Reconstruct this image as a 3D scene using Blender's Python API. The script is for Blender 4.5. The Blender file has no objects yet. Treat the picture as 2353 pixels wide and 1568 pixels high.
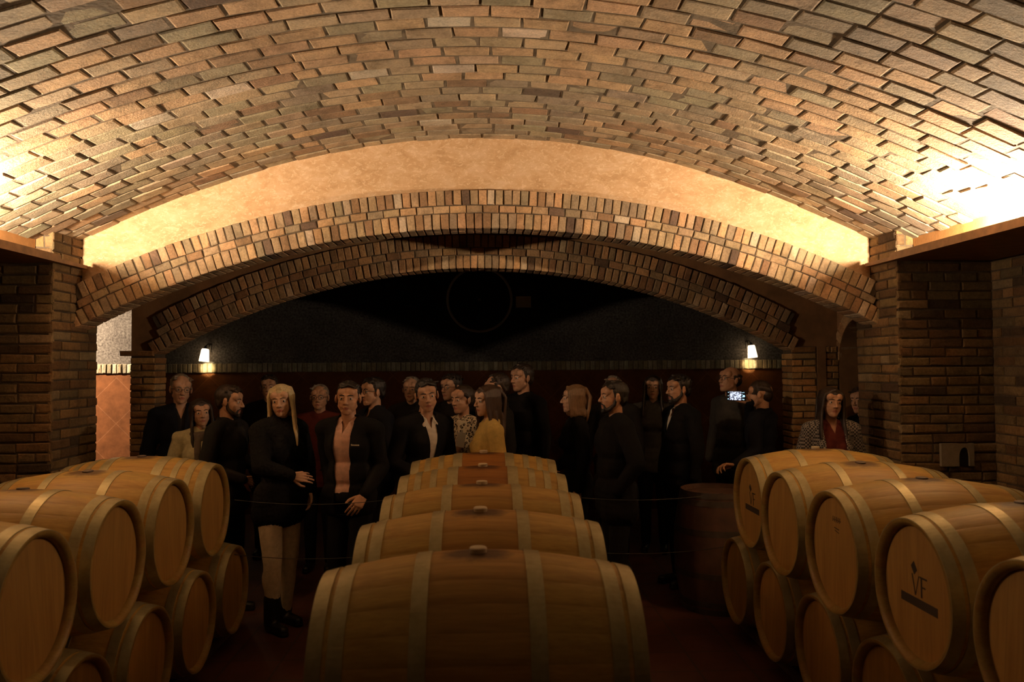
import bpy, math, random
import numpy as np
from mathutils import Vector, Matrix, Euler, Quaternion

S = bpy.context.scene
COL = S.collection
PI = math.pi

# ------------------------------------------------------------------ camera
CAM_H = 1.90
cam = bpy.data.cameras.new('camera')
cam.sensor_width = 36.0
cam.lens = 36.0 * 1830.0 / 2353.0
cam.clip_start = 0.05
cam.clip_end = 60
cam.dof.use_dof = True
cam.dof.focus_distance = 5.9
cam.dof.aperture_fstop = 3.2
camo = bpy.data.objects.new('camera', cam)
COL.objects.link(camo)
camo.matrix_world = (Matrix.Translation((0, 0, CAM_H)) @ Matrix.Rotation(math.radians(-2.05), 4, 'Z')
                     @ Matrix.Rotation(math.radians(90 + 1.78), 4, 'X') @ Matrix.Rotation(math.radians(-0.42), 4, 'Z'))
S.camera = camo
# ------------------------------------------------------------------ world, exposure
W = bpy.data.worlds.new('cellar_dark')
S.world = W
W.use_nodes = True
W.node_tree.nodes['Background'].inputs[0].default_value = (0.9, 0.6, 0.35, 1)
W.node_tree.nodes['Background'].inputs[1].default_value = 0.0
S.view_settings.view_transform = 'Standard'
S.view_settings.look = 'None'
S.view_settings.gamma = 1.0
S.view_settings.exposure = 0.0
S.view_settings.use_curve_mapping = False
S.cycles.max_bounces = 10
S.cycles.diffuse_bounces = 7
S.cycles.glossy_bounces = 3
S.cycles.sample_clamp_indirect = 4.0
# ------------------------------------------------------------------ lights

def light(name, kind, loc, target, energy, color, **kw):
    l = bpy.data.lights.new(name, kind)
    l.energy = energy
    l.color = color
    for k, v in kw.items():
        setattr(l, k, v)
    o = bpy.data.objects.new(name, l)
    o.location = loc
    d = Vector(target) - Vector(loc)
    o.rotation_euler = d.to_track_quat('-Z', 'Y').to_euler()
    COL.objects.link(o)
    return o

WARM = (1.0, 0.79, 0.55)
# the two cove lamps lying in the troughs at the springing of the vault
light('cove_light', 'POINT', (3.165, 4.66, 2.74), (2.55, 4.66, 3.6), 400, WARM, shadow_soft_size=0.035)
light('cove_light', 'POINT', (-3.165, 4.56, 2.74), (-2.55, 4.6, 3.6), 380, WARM, shadow_soft_size=0.035)
# lamp washing the far wall of the left bay
light('bay_light', 'SPOT', (-6.45, 9.75, 2.75), (-5.0, 10.5, 2.05), 3300, (1.0, 0.77, 0.52), spot_size=math.radians(100), spot_blend=0.5, shadow_soft_size=0.05)


# ================================================================== helpers
def setprops(o, label=None, cat=None, group=None, kind=None):
    if label: o['label'] = label
    if cat: o['category'] = cat
    if group: o['group'] = group
    if kind: o['kind'] = kind
    return o


class MB:
    """collects polygons, a material index and a colour per polygon"""
    def __init__(s):
        s.v = []; s.f = []; s.m = []; s.c = []

    def add(s, verts, faces, m=0, c=(0.5, 0.5, 0.5)):
        b = len(s.v)
        s.v.extend(tuple(p) for p in verts)
        for f in faces:
            s.f.append(tuple(b + i for i in f)); s.m.append(m); s.c.append(c)

    def box(s, lo, hi, m=0, c=(0.5, 0.5, 0.5)):
        x0, y0, z0 = lo; x1, y1, z1 = hi
        s.add([(x0, y0, z0), (x1, y0, z0), (x1, y1, z0), (x0, y1, z0), (x0, y0, z1), (x1, y0, z1), (x1, y1, z1), (x0, y1, z1)],
              [(0, 3, 2, 1), (4, 5, 6, 7), (0, 1, 5, 4), (1, 2, 6, 5), (2, 3, 7, 6), (3, 0, 4, 7)], m, c)

    def mesh(s, name, mats, smooth=False):
        me = bpy.data.meshes.new(name)
        me.from_pydata(s.v, [], s.f)
        for m in mats:
            me.materials.append(m)
        me.polygons.foreach_set('material_index', s.m)
        if smooth:
            me.polygons.foreach_set('use_smooth', [True] * len(s.f))
        at = me.attributes.new('bcol', 'FLOAT_VECTOR', 'FACE')
        at.data.foreach_set('vector', np.array(s.c, dtype=np.float32).ravel())
        me.update()
        return me

    def build(s, name, mats, parent=None, smooth=False):
        if not isinstance(mats, (list, tuple)): mats = [mats]
        o = bpy.data.objects.new(name, s.mesh(name, mats, smooth))
        COL.objects.link(o)
        if parent: o.parent = parent
        return o


def link(name, me, parent=None, loc=(0, 0, 0)):
    o = bpy.data.objects.new(name, me)
    COL.objects.link(o)
    o.location = loc
    if parent: o.parent = parent
    return o


def empty(name, loc=(0, 0, 0), rz=0):
    o = bpy.data.objects.new(name, None)
    o.empty_display_size = 0.1
    o.location = loc; o.rotation_euler = (0, 0, rz)
    COL.objects.link(o)
    return o


# ------------------------------------------------------------------ materials
def mat(name):
    m = bpy.data.materials.new(name)
    m.use_nodes = True
    nt = m.node_tree
    return m, nt, nt.nodes['Principled BSDF']


def N(nt, typ, **kw):
    n = nt.nodes.new(typ)
    for k, v in kw.items():
        if k.startswith('i_'):
            n.inputs[k[2:].replace('_', ' ')].default_value = v
        else:
            setattr(n, k, v)
    return n


def ramp(nt, fac, stops):
    r = nt.nodes.new('ShaderNodeValToRGB')
    cr = r.color_ramp
    while len(cr.elements) < len(stops): cr.elements.new(0.5)
    for e, (p, c) in zip(cr.elements, stops):
        e.position = p; e.color = (*c, 1)
    nt.links.new(fac, r.inputs[0])
    return r.outputs[0]


def mixc(nt, mode, fac, a, b):
    n = nt.nodes.new('ShaderNodeMix'); n.data_type = 'RGBA'; n.blend_type = mode
    for sock, val in ((n.inputs[0], fac), (n.inputs[6], a), (n.inputs[7], b)):
        if hasattr(val, 'is_output'): nt.links.new(val, sock)
        elif isinstance(val, (int, float)): sock.default_value = val
        else: sock.default_value = (*val, 1)
    return n.outputs[2]


def noise(nt, scale, detail=4, rough=0.6, coord=None, vec=None, dist=0.0):
    tc = nt.nodes.new('ShaderNodeTexCoord')
    src = tc.outputs[coord or 'Object']
    if vec:
        mp = nt.nodes.new('ShaderNodeMapping'); mp.inputs['Scale'].default_value = vec
        nt.links.new(src, mp.inputs[0]); src = mp.outputs[0]
    n = nt.nodes.new('ShaderNodeTexNoise')
    n.inputs['Scale'].default_value = scale; n.inputs['Detail'].default_value = detail
    n.inputs['Roughness'].default_value = rough; n.inputs['Distortion'].default_value = dist
    nt.links.new(src, n.inputs['Vector'])
    return n.outputs['Fac']


def bump(nt, bsdf, height, strength, distance=0.01):
    b = nt.nodes.new('ShaderNodeBump')
    b.inputs['Strength'].default_value = strength; b.inputs['Distance'].default_value = distance
    nt.links.new(height, b.inputs['Height']); nt.links.new(b.outputs[0], bsdf.inputs['Normal'])
    return b


def plain(name, col, rough=0.7, metal=0.0, var=0.0, nscale=20, bmp=0.0, bscale=60, sheen=0.0):
    m, nt, b = mat(name)
    b.inputs['Roughness'].default_value = rough; b.inputs['Metallic'].default_value = metal
    if sheen: b.inputs['Sheen Weight'].default_value = sheen
    if var:
        f = noise(nt, nscale, 5)
        c = ramp(nt, f, [(0.3, tuple(x * (1 - var) for x in col)), (0.7, tuple(min(1, x * (1 + var)) for x in col))])
        nt.links.new(c, b.inputs['Base Color'])
    else:
        b.inputs['Base Color'].default_value = (*col, 1)
    if bmp:
        bump(nt, b, noise(nt, bscale, 4), bmp, 0.005)
    return m


def brick_mat(name, gain=(1, 1, 1), rough=0.9, bst=0.8, fine=55):
    m, nt, b = mat(name)
    a = N(nt, 'ShaderNodeAttribute', attribute_name='bcol')
    n1 = noise(nt, 9, 6, 0.65, dist=0.3)
    n2 = noise(nt, fine, 5, 0.7)
    c = mixc(nt, 'MULTIPLY', 1.0, a.outputs['Color'], ramp(nt, n1, [(0.28, (0.62, 0.60, 0.56)), (0.5, (1, 1, 1)), (0.75, (1.2, 1.17, 1.1))]))
    c = mixc(nt, 'MULTIPLY', 1.0, c, ramp(nt, n2, [(0.3, (0.72, 0.70, 0.66)), (0.62, (1.08, 1.07, 1.05))]))
    c = mixc(nt, 'MULTIPLY', 1.0, c, ramp(nt, noise(nt, 2.2, 7, 0.7, dist=0.5), [(0.33, (0.70, 0.68, 0.62)), (0.5, (1, 1, 1)), (0.7, (1.12, 1.06, 0.98))]))
    c = mixc(nt, 'MULTIPLY', 1.0, c, gain)
    nt.links.new(c, b.inputs['Base Color'])
    b.inputs['Roughness'].default_value = rough
    h = nt.nodes.new('ShaderNodeMath'); h.operation = 'ADD'
    nt.links.new(n2, h.inputs[0])
    n3 = noise(nt, 17, 5, 0.7)
    nt.links.new(n3, h.inputs[1])
    bump(nt, b, h.outputs[0], bst, 0.012)
    return m


M = {}
M['vault_brick'] = brick_mat('vault_brick', bst=0.75, fine=75)
M['arch_brick'] = brick_mat('arch_brick', (1.0, .92, .82), bst=0.6, fine=60)
M['arch_brick_dark'] = brick_mat('arch_brick_dark', (0.88, .72, .55), bst=0.6, fine=60)
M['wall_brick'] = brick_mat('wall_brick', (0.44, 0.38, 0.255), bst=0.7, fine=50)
M['column_brick'] = brick_mat('column_brick', (0.95, 0.74, 0.44), bst=0.7, fine=50)
M['band_brick'] = brick_mat('band_brick', (0.28, 0.29, 0.25), bst=0.5, fine=60)
M['mortar'] = plain('mortar', (0.085, 0.058, 0.034), 0.95, var=0.3, nscale=14, bmp=0.8, bscale=45)
M['vault_mortar'] = plain('vault_mortar', (0.17, 0.125, 0.078), 0.95, var=0.3, nscale=14, bmp=0.8, bscale=45)

# ochre lime plaster of the lunette above the arch
m, nt, b = mat('ochre_plaster')
n1 = noise(nt, 4.5, 8, 0.72, dist=0.6, vec=(1, 1, 1.8)); n2 = noise(nt, 26, 6, 0.75, dist=0.8, vec=(1, 1, 1.6))
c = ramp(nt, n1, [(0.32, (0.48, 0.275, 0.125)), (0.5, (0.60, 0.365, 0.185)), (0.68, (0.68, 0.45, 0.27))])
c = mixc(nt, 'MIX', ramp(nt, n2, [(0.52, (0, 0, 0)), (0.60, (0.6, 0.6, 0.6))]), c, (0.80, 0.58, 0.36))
nt.links.new(c, b.inputs['Base Color']); b.inputs['Roughness'].default_value = 0.85
bump(nt, b, n2, 0.35, 0.004); M['ochre_plaster'] = m
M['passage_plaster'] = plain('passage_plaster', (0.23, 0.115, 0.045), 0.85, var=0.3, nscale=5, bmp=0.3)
M['fascia'] = plain('painted_fascia', (0.46, 0.22, 0.07), 0.7, var=0.15, nscale=12, bmp=0.2)
M['shelf'] = plain('ledge_wood', (0.20, 0.10, 0.04), 0.6, var=0.3, nscale=9)
# pale speckled upper wall at the back
m, nt, b = mat('pale_render')
n1 = noise(nt, 3, 5, 0.6); n2 = noise(nt, 38, 6, 0.75)
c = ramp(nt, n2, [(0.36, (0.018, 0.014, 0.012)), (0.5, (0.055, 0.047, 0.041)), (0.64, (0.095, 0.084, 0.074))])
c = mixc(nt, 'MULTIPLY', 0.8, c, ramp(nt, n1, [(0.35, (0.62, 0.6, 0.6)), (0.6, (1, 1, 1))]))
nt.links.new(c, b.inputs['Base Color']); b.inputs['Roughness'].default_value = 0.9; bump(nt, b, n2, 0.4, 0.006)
b.inputs['Specular IOR Level'].default_value = 0.1
M['pale_render'] = m
# terracotta tiles set on the diagonal
m, nt, b = mat('diagonal_terracotta')
tc = nt.nodes.new('ShaderNodeTexCoord'); mp = nt.nodes.new('ShaderNodeMapping')
mp.inputs['Rotation'].default_value = (math.radians(90), 0, 0); nt.links.new(tc.outputs['Object'], mp.inputs[0])
mp2 = nt.nodes.new('ShaderNodeMapping'); mp2.inputs['Rotation'].default_value = (0, 0, math.radians(45)); nt.links.new(mp.outputs[0], mp2.inputs[0])
bt = N(nt, 'ShaderNodeTexBrick', offset=0.0)
bt.inputs['Scale'].default_value = 1.0; bt.inputs['Brick Width'].default_value = 0.42; bt.inputs['Row Height'].default_value = 0.42
bt.inputs['Mortar Size'].default_value = 0.006; bt.inputs['Mortar Smooth'].default_value = 0.4
bt.inputs['Color1'].default_value = (0.080, 0.029, 0.009, 1); bt.inputs['Color2'].default_value = (0.064, 0.023, 0.007, 1); bt.inputs['Mortar'].default_value = (0.10, 0.042, 0.017, 1)
nt.links.new(mp2.outputs[0], bt.inputs['Vector'])
c = mixc(nt, 'MULTIPLY', 1.0, bt.outputs['Color'], ramp(nt, noise(nt, 7, 6, 0.7), [(0.3, (0.6, 0.55, 0.5)), (0.7, (1.15, 1.1, 1.1))]))
nt.links.new(c, b.inputs['Base Color']); b.inputs['Roughness'].default_value = 0.9; b.inputs['Specular IOR Level'].default_value = 0.08; M['terracotta'] = m
# floor tiles
m, nt, b = mat('floor_tiles')
tc = nt.nodes.new('ShaderNodeTexCoord')
bt = N(nt, 'ShaderNodeTexBrick', offset=0.0)
bt.inputs['Scale'].default_value = 1.0; bt.inputs['Brick Width'].default_value = 0.33; bt.inputs['Row Height'].default_value = 0.33
bt.inputs['Mortar Size'].default_value = 0.008
bt.inputs['Color1'].default_value = (0.11, 0.036, 0.018, 1); bt.inputs['Color2'].default_value = (0.085, 0.028, 0.014, 1); bt.inputs['Mortar'].default_value = (0.05, 0.03, 0.02, 1)
nt.links.new(tc.outputs['Object'], bt.inputs['Vector'])
c = mixc(nt, 'MULTIPLY', 1.0, bt.outputs['Color'], ramp(nt, noise(nt, 3, 6, 0.7), [(0.3, (0.6, 0.55, 0.5)), (0.7, (1.15, 1.1, 1.1))]))
nt.links.new(c, b.inputs['Base Color']); b.inputs['Roughness'].default_value = 0.6; M['floor'] = m
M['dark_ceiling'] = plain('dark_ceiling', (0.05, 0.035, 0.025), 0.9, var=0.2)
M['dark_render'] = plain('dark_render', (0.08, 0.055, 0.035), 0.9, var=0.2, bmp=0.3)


# ================================================================== setting
rnd = random.Random(7)


def tone(kind):
    r = rnd.random
    j = 1 + (r() - 0.5) * 0.28
    if kind == 'tan': c = (0.47, 0.35, 0.225)
    elif kind == 'olive': c = (0.385, 0.32, 0.21)
    elif kind == 'grey': c = (0.36, 0.285, 0.20)
    elif kind == 'orange': c = (0.56, 0.37, 0.215)
    elif kind == 'brown': c = (0.33, 0.21, 0.125)
    elif kind == 'dark': c = (0.17, 0.115, 0.085)
    elif kind == 'pale': c = (0.60, 0.50, 0.39)
    return tuple(x * j * (1 + (r() - 0.5) * 0.06) for x in c)


def pick(pairs):
    t = rnd.random() * sum(w for _, w in pairs)
    for k, w in pairs:
        t -= w
        if t <= 0: return tone(k)
    return tone(pairs[0][0])


def brick(mb, O, U, V, Nn, lu, lv, col, depth=0.03, ch=0.008, jit=0.003, proud=0.0, m=0):
    """one brick seen from its front; O = centre of its front face, Nn = outward"""
    hu, hv = lu / 2, lv / 2
    O = O + Nn * proud
    def J(): return (rnd.random() - 0.5) * 2 * jit
    rot = (rnd.random() - 0.5) * 0.02
    U, V = U + V * rot, V - U * rot
    outer = []; inner = []
    for su, sv in ((-1, -1), (1, -1), (1, 1), (-1, 1)):
        a = hu * su + J(); c = hv * sv + J()
        outer.append((a, c)); inner.append((a - su * ch * (0.7 + rnd.random() * .8), c - sv * ch * (0.7 + rnd.random() * .8)))
    vs = [O + U * a + V * c - Nn * depth for a, c in outer]
    vs += [O + U * a + V * c - Nn * ch * 0.7 for a, c in outer]
    vs += [O + U * a + V * c + Nn * J() * 0.7 for a, c in inner]
    fs = [(8, 9, 10, 11)]
    for i in range(4):
        k = (i + 1) % 4
        fs.append((i, k, 4 + k, 4 + i)); fs.append((4 + i, 4 + k, 8 + k, 8 + i))
    mb.add(vs, fs, m, col)


def brick_face(mb, O, U, V, Nn, w, h, pal, bl=0.25, bh=0.072, joint=0.011, keep=None, wob=0.0, halves=True):
    """running-bond facing of a w x h rectangle whose lower left corner is O, plus its mortar bed"""
    O, U, V, Nn = Vector(O), Vector(U), Vector(V), Vector(Nn)
    rows = int(round(h / bh))
    ph = h / rows
    for r in range(rows):
        u = -(bl * (0.5 if r % 2 else 0.0)) - (0.02 * rnd.random())
        while u < w - 0.01:
            L = bl * (1 if rnd.random() > 0.12 else 0.5)
            a, c = max(0.0, u), min(w, u + L)
            u += L
            if c - a < 0.03: continue
            uc, vc = (a + c) / 2, (r + 0.5) * ph
            if keep and not keep(uc, vc): continue
            P = O + U * uc + V * (vc + wob * math.sin(uc * 3 + r))
            brick(mb, P, U, V, Nn, c - a - joint, ph - joint, pick(pal), proud=(rnd.random() - .5) * .008)


PAL_VAULT = [('tan', 5), ('olive', 4), ('grey', 3), ('brown', 1.5), ('orange', 1), ('dark', 0.25), ('pale', 0.25)]
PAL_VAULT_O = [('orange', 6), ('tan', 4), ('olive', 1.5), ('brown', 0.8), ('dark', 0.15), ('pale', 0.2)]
PAL_ARCH = [('tan', 4), ('orange', 3), ('brown', 2), ('grey', 1.5), ('dark', 0.5), ('pale', 0.5)]
PAL_WALL = [('tan', 4), ('orange', 2.5), ('brown', 3), ('grey', 1.2), ('pale', 0.6), ('dark', 0.4)]

# ---- vault -------------------------------------------------------
APEX = 3.715


def vz(x): return APEX - (0.087 * x * x - 0.0004 * x ** 4)


XS = 3.27
xs = np.linspace(-XS, XS, 400)
zs = np.array([vz(x) for x in xs])
arc = np.concatenate([[0], np.cumsum(np.hypot(np.diff(xs), np.diff(zs)))])
LARC = arc[-1]


def vpoint(s):
    x = float(np.interp(s, arc, xs)); z = vz(x)
    dz = -(0.174 * x - 0.0016 * x ** 3)
    T = Vector((1, 0, dz)).normalized()
    return Vector((x, 0, z)), T, Vector((T.z, 0, -T.x))     # point, tangent, inward (down) normal


VY0, VY1 = -2.6, 6.32
mb = MB()
pitch_u, pitch_v = 0.262, 0.131
j = 0
y = VY1 - pitch_v / 2
while y > VY0:
    s = -pitch_u * (0.5 if j % 2 else 0.02) - rnd.random() * 0.05
    while s < LARC:
        L = pitch_u * (1 + (rnd.random() - .5) * 0.10)
        if rnd.random() < 0.03: L *= 0.55
        a, c = max(0, s), min(LARC, s + L)
        s += L
        if c - a < 0.05: continue
        P, T, Nn = vpoint((a + c) / 2)
        P = P + Vector((0, y, 0))
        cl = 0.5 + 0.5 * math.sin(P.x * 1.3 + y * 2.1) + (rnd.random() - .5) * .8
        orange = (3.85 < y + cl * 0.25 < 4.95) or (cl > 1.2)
        brick(mb, P, T, Vector((0, 1, 0)), Nn, c - a - 0.012 - rnd.random() * .006, pitch_v - 0.010 - rnd.random() * .004,
              pick(PAL_VAULT_O if orange else PAL_VAULT), depth=0.03, ch=0.007, jit=0.004,
              proud=(rnd.random() - .5) * 0.009)
    y -= pitch_v; j += 1
# mortar bed behind the bricks
NS = 60
vs = []; fs = []
for i in range(NS + 1):
    P, T, Nn = vpoint(LARC * i / NS)
    for yy in (VY0, VY1 + 0.13):
        Q = P - Nn * 0.006
        vs.append((Q.x, yy, Q.z))
for i in range(NS):
    fs.append((2 * i, 2 * i + 1, 2 * i + 3, 2 * i + 2))
mb.add(vs, fs, 1)
mb.add([(v[0], v[1], v[2] + 0.12) for v in vs], [f[::-1] for f in fs], 1)
o = mb.build('ceiling', [M['vault_brick'], M['vault_mortar']]); setprops(o, kind='structure')

# ---- floor -------------------------------------------------------
mb = MB(); mb.box((-8, -2.7, -0.1), (8, 10.8, 0)); setprops(mb.build('floor', [M['floor']]), kind='structure')

# ---- springing fascia and ledge (both sides) ----------------------
XJ = 3.12          # face of the jambs
for sx, side in ((1, 'right'), (-1, 'left')):
    mb = MB()
    a, c = sorted((sx * 3.25, sx * 3.9))
    mb.box((a, -2.6, 2.702), (c, 5.88, 3.05))
    setprops(mb.build('trim_1' if sx > 0 else 'trim_2', [M['fascia']]), kind='structure')
    mb = MB()
    a, c = sorted((sx * 3.065, sx * 3.9))
    mb.box((a, -2.6, 2.672), (c, 5.88, 2.70))
    a2, c2 = sorted((sx * 3.065, sx * 3.075))
    mb.box((a2, -2.6, 2.70), (c2, 5.88, 2.728))
    a, c = sorted((sx * 3.065, sx * 3.118))
    mb.box((a, 5.88, 2.672), (c, 6.27, 2.70))
    setprops(mb.build('trim_3' if sx > 0 else 'trim_4', [M['shelf']]), kind='structure')
    # side wall of the nave
    mb = MB()
    bx0, bx1 = sorted((sx * 3.85, sx * 4.0))
    mb.box((bx0, -2.6, 0), (bx1, 5.9, 3.0), 1)
    if sx > 0:
        brick_face(mb, (3.84, 5.88, 0), (0, -1, 0), (0, 0, 1), (-1, 0, 0), 3.6, 2.66, PAL_WALL)
    else:
        brick_face(mb, (-3.84, 2.3, 0), (0, 1, 0), (0, 0, 1), (1, 0, 0), 3.58, 2.66, PAL_WALL)
    setprops(mb.build('wall_' + side, [M['wall_brick'], M['mortar']]), kind='structure')
    # pier of the first arch : front, jamb, back
    mb = MB()
    a, c = sorted((sx * (XJ + 0.012), sx * 4.0))
    mb.box((a, 5.892, 0), (c, 6.56, 3.3), 1)
    if sx > 0:
        brick_face(mb, (XJ, 5.88, 0), (1, 0, 0), (0, 0, 1), (0, -1, 0), 0.74, 2.66, PAL_WALL, wob=0.004)
        brick_face(mb, (XJ, 5.88, 2.70), (1, 0, 0), (0, 0, 1), (0, -1, 0), 0.14, 0.26, PAL_ARCH, bl=0.14, bh=0.085)
        brick_face(mb, (XJ, 6.56, 0), (0, -1, 0), (0, 0, 1), (-1, 0, 0), 0.68, 2.98, PAL_WALL, bl=0.27)
    else:
        brick_face(mb, (-XJ - .74, 5.88, 0), (1, 0, 0), (0, 0, 1), (0, -1, 0), 0.74, 2.66, PAL_WALL, wob=0.004)
        brick_face(mb, (-XJ - .14, 5.88, 2.70), (1, 0, 0), (0, 0, 1), (0, -1, 0), 0.14, 0.26, PAL_ARCH, bl=0.14, bh=0.085)
        brick_face(mb, (-XJ, 5.88, 0), (0, 1, 0), (0, 0, 1), (1, 0, 0), 0.68, 2.98, PAL_WALL, bl=0.27)
    setprops(mb.build('wall_pier_' + side, [M['wall_brick'], M['mortar']]), kind='structure')

# rear wall of the nave, behind the camera
mb = MB(); mb.box((-4, -2.75, 0), (4, -2.6, 3.9)); setprops(mb.build('wall_rear', [M['dark_render']]), kind='structure')


# ---- arches ------------------------------------------------------
def arch(name, y0, y1, zc, Ri, half, rings, xc=0.0, mt='arch_brick'):
    """rings from the intrados outwards: (kind, radial size). zc = centre height of the circle"""
    mb = MB()
    R = Ri
    amax = math.asin(min(1, half / Ri))
    for ri, (kind, h) in enumerate(rings):
        a_end = math.asin(min(1, (half + 0.03) / R)) if ri == 0 else math.asin(min(1, (half + 0.02) / (R + h)))
        t = 0.0655 if kind == 'soldier' else 0.128
        n = int(2 * a_end * (R + h / 2) / t)
        for k in range(n):
            a = -a_end + 2 * a_end * (k + 0.5) / n
            er = Vector((math.sin(a), 0, math.cos(a))); et = Vector((math.cos(a), 0, -math.sin(a)))
            cen = Vector((xc, 0, zc)) + er * (R + h / 2)
            wt = 2 * a_end * (R + h / 2) / n
            col = pick(PAL_ARCH)
            pr = (rnd.random() - .5) * 0.008
            brick(mb, cen + Vector((0, y0, 0)), et, er, Vector((0, -1, 0)), wt - 0.010, h - 0.008, col, proud=pr, ch=0.005, jit=0.003)
            brick(mb, cen + Vector((0, y1, 0)), er, et, Vector((0, 1, 0)), h - 0.008, wt - 0.010, col, proud=pr, ch=0.005, jit=0.003)
            if ri == 0:      # soffit face
                for q in range(2):
                    yq = y0 + (y1 - y0) * (q + .5) / 2
                    brick(mb, Vector((xc, yq, zc)) + er * R, et, Vector((0, 1, 0)), -er, wt - 0.010, (y1 - y0) / 2 - 0.008, col, ch=0.005, jit=0.002)
        R += h
    # mortar core
    nseg = 48
    Ro = R - 0.004; Rin = Ri + 0.010
    vs = []; fs = []
    ae = math.asin(min(1, (half + 0.05) / Ro))
    for i in range(nseg + 1):
        a = -ae + 2 * ae * i / nseg
        for RR, yy in ((Rin, y0 + .009), (Ro, y0 + .009), (Ro, y1 - .009), (Rin, y1 - .009)):
            vs.append((xc + RR * math.sin(a), yy, zc + RR * math.cos(a)))
    for i in range(nseg):
        for q in range(4):
            p = (q + 1) % 4
            fs.append((4 * i + q, 4 * i + p, 4 * i + 4 + p, 4 * i + 4 + q))
    mb.add(vs, fs, 1)
    return setprops(mb.build(name, [M[mt], M['mortar']]), kind='structure'), R


def wall_over_arch(name, y0, y1, zc, R, x0, x1, ztop, mats, zlow=None, xc=0.0):
    mb = MB(); n = 64
    top = ztop if callable(ztop) else (lambda x: ztop)
    vs = []; fs = []
    for i in range(n + 1):
        x = x0 + (x1 - x0) * i / n
        d = R * R - (x - xc) ** 2
        zl = zc + math.sqrt(d) if d > 0 else zc
        if zlow is not None: zl = max(zl, zlow) if abs(x - xc) < 2.9 else zlow
        zt = max(top(x), zl + 0.001)
        vs += [(x, y0, zl), (x, y0, zt), (x, y1, zt), (x, y1, zl)]
    for i in range(n):
        for q in range(4):
            p = (q + 1) % 4
            fs.append((4 * i + q, 4 * i + 4 + q, 4 * i + 4 + p, 4 * i + p))
    mb.add(vs, fs, 0)
    return setprops(mb.build(name, mats), kind='structure')


# first arch
A1Y0, A1Y1 = 6.20, 6.45
R1 = 6.75; ZC1 = 2.977 - R1
arch('wall_arch_front', A1Y0, A1Y1, ZC1, R1, XJ - 0.015, [('soldier', .122), ('stretcher', .062), ('soldier', .122)])
wall_over_arch('wall_lunette', 6.30, 6.44, ZC1, R1 + .29, -XJ - .0, XJ + .0, lambda x: vz(x) + 0.05, [M['ochre_plaster']])

# second arch
A2Y0, A2Y1 = 7.30, 7.56
R2 = 5.9; ZC2 = 2.80 - R2
X2L, X2R = -2.96, 2.86
arch('wall_arch_back', A2Y0, A2Y1, ZC2, R2, 2.90, [('soldier', .122), ('stretcher', .07), ('soldier', .122)], xc=-0.05, mt='arch_brick_dark')
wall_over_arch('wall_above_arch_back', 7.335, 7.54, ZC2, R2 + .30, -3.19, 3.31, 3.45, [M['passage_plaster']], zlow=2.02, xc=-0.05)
for sx, x0, x1, side in ((-1, -3.19, X2L, 'left'), (1, X2R, 3.31, 'right')):
    mb = MB()
    mb.box((x0 + .01, 7.312, 0), (x1 - .01, 7.548, 2.06), 1)
    if sx < 0:
        brick_face(mb, (x0, 7.30, 0), (1, 0, 0), (0, 0, 1), (0, -1, 0), x1 - x0, 2.0, PAL_WALL, bh=0.0605, bl=0.23)
        brick_face(mb, (x1, 7.30, 0), (0, 1, 0), (0, 0, 1), (1, 0, 0), .26, 2.0, PAL_WALL, bh=0.0605, bl=0.26)
        brick(mb, Vector(((x0 + x1) / 2 - .05, 7.29, 2.035)), Vector((1, 0, 0)), Vector((0, 0, 1)), Vector((0, -1, 0)), .30, .05, tone('brown'))
    else:
        brick_face(mb, (x0, 7.30, 0), (1, 0, 0), (0, 0, 1), (0, -1, 0), .24, 2.06, PAL_WALL, bh=0.0605, bl=0.24)
        mb.box((x0 + .24, 7.296, 0), (x0 + .32, 7.32, 2.06), 2)     # plastered strip between the two brick faces
        brick_face(mb, (x0 + .32, 7.30, 0), (1, 0, 0), (0, 0, 1), (0, -1, 0), x1 - x0 - .32, 2.06, PAL_WALL, bh=0.0605, bl=0.13)
        brick_face(mb, (x0, 7.56, 0), (0, -1, 0), (0, 0, 1), (-1, 0, 0), .26, 2.0, PAL_WALL, bh=0.0605, bl=0.26)
    setprops(mb.build('wall_column_' + side, [M['column_brick'], M['mortar'], M['passage_plaster']]), kind='structure')

# cross wall on the right of the passage with its narrow arched opening
mb = MB(); n = 20
yc, rr, zsp = 6.93, 0.37, 1.93
pts = [(yc + rr * math.cos(PI * i / n), zsp + rr * math.sin(PI * i / n)) for i in range(n + 1)]
for xx in (3.31, 3.55):
    pass
vs = []; fs = []
for (yy, zz) in pts:
    for xx in (3.31, 3.55):
        vs += [(xx, yy, zz), (xx, yy, 3.45)]
for i in range(n):
    b_ = 4 * i
    fs += [(b_, b_ + 1, b_ + 5, b_ + 4), (b_ + 2, b_ + 6, b_ + 7, b_ + 3), (b_, b_ + 4, b_ + 6, b_ + 2)]
mb.add(vs, fs, 0)
mb.box((3.31, 7.30, 0), (3.55, 7.56, 3.45), 0)
for i in range(15):
    a = PI * (i + .5) / 15
    er = Vector((0, math.cos(a), math.sin(a))); et = Vector((0, -math.sin(a), math.cos(a)))
    brick(mb, Vector((3.30, yc, zsp)) + er * (rr + .055), et, er, Vector((-1, 0, 0)), .085, .11, pick(PAL_ARCH), m=1)
    brick(mb, Vector((3.43, yc, zsp)) + er * rr, et, Vector((1, 0, 0)), -er, .075, .24, pick(PAL_ARCH), m=1)
setprops(mb.build('wall_passage_right', [M['passage_plaster'], M['arch_brick_dark']]), kind='structure')

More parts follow.
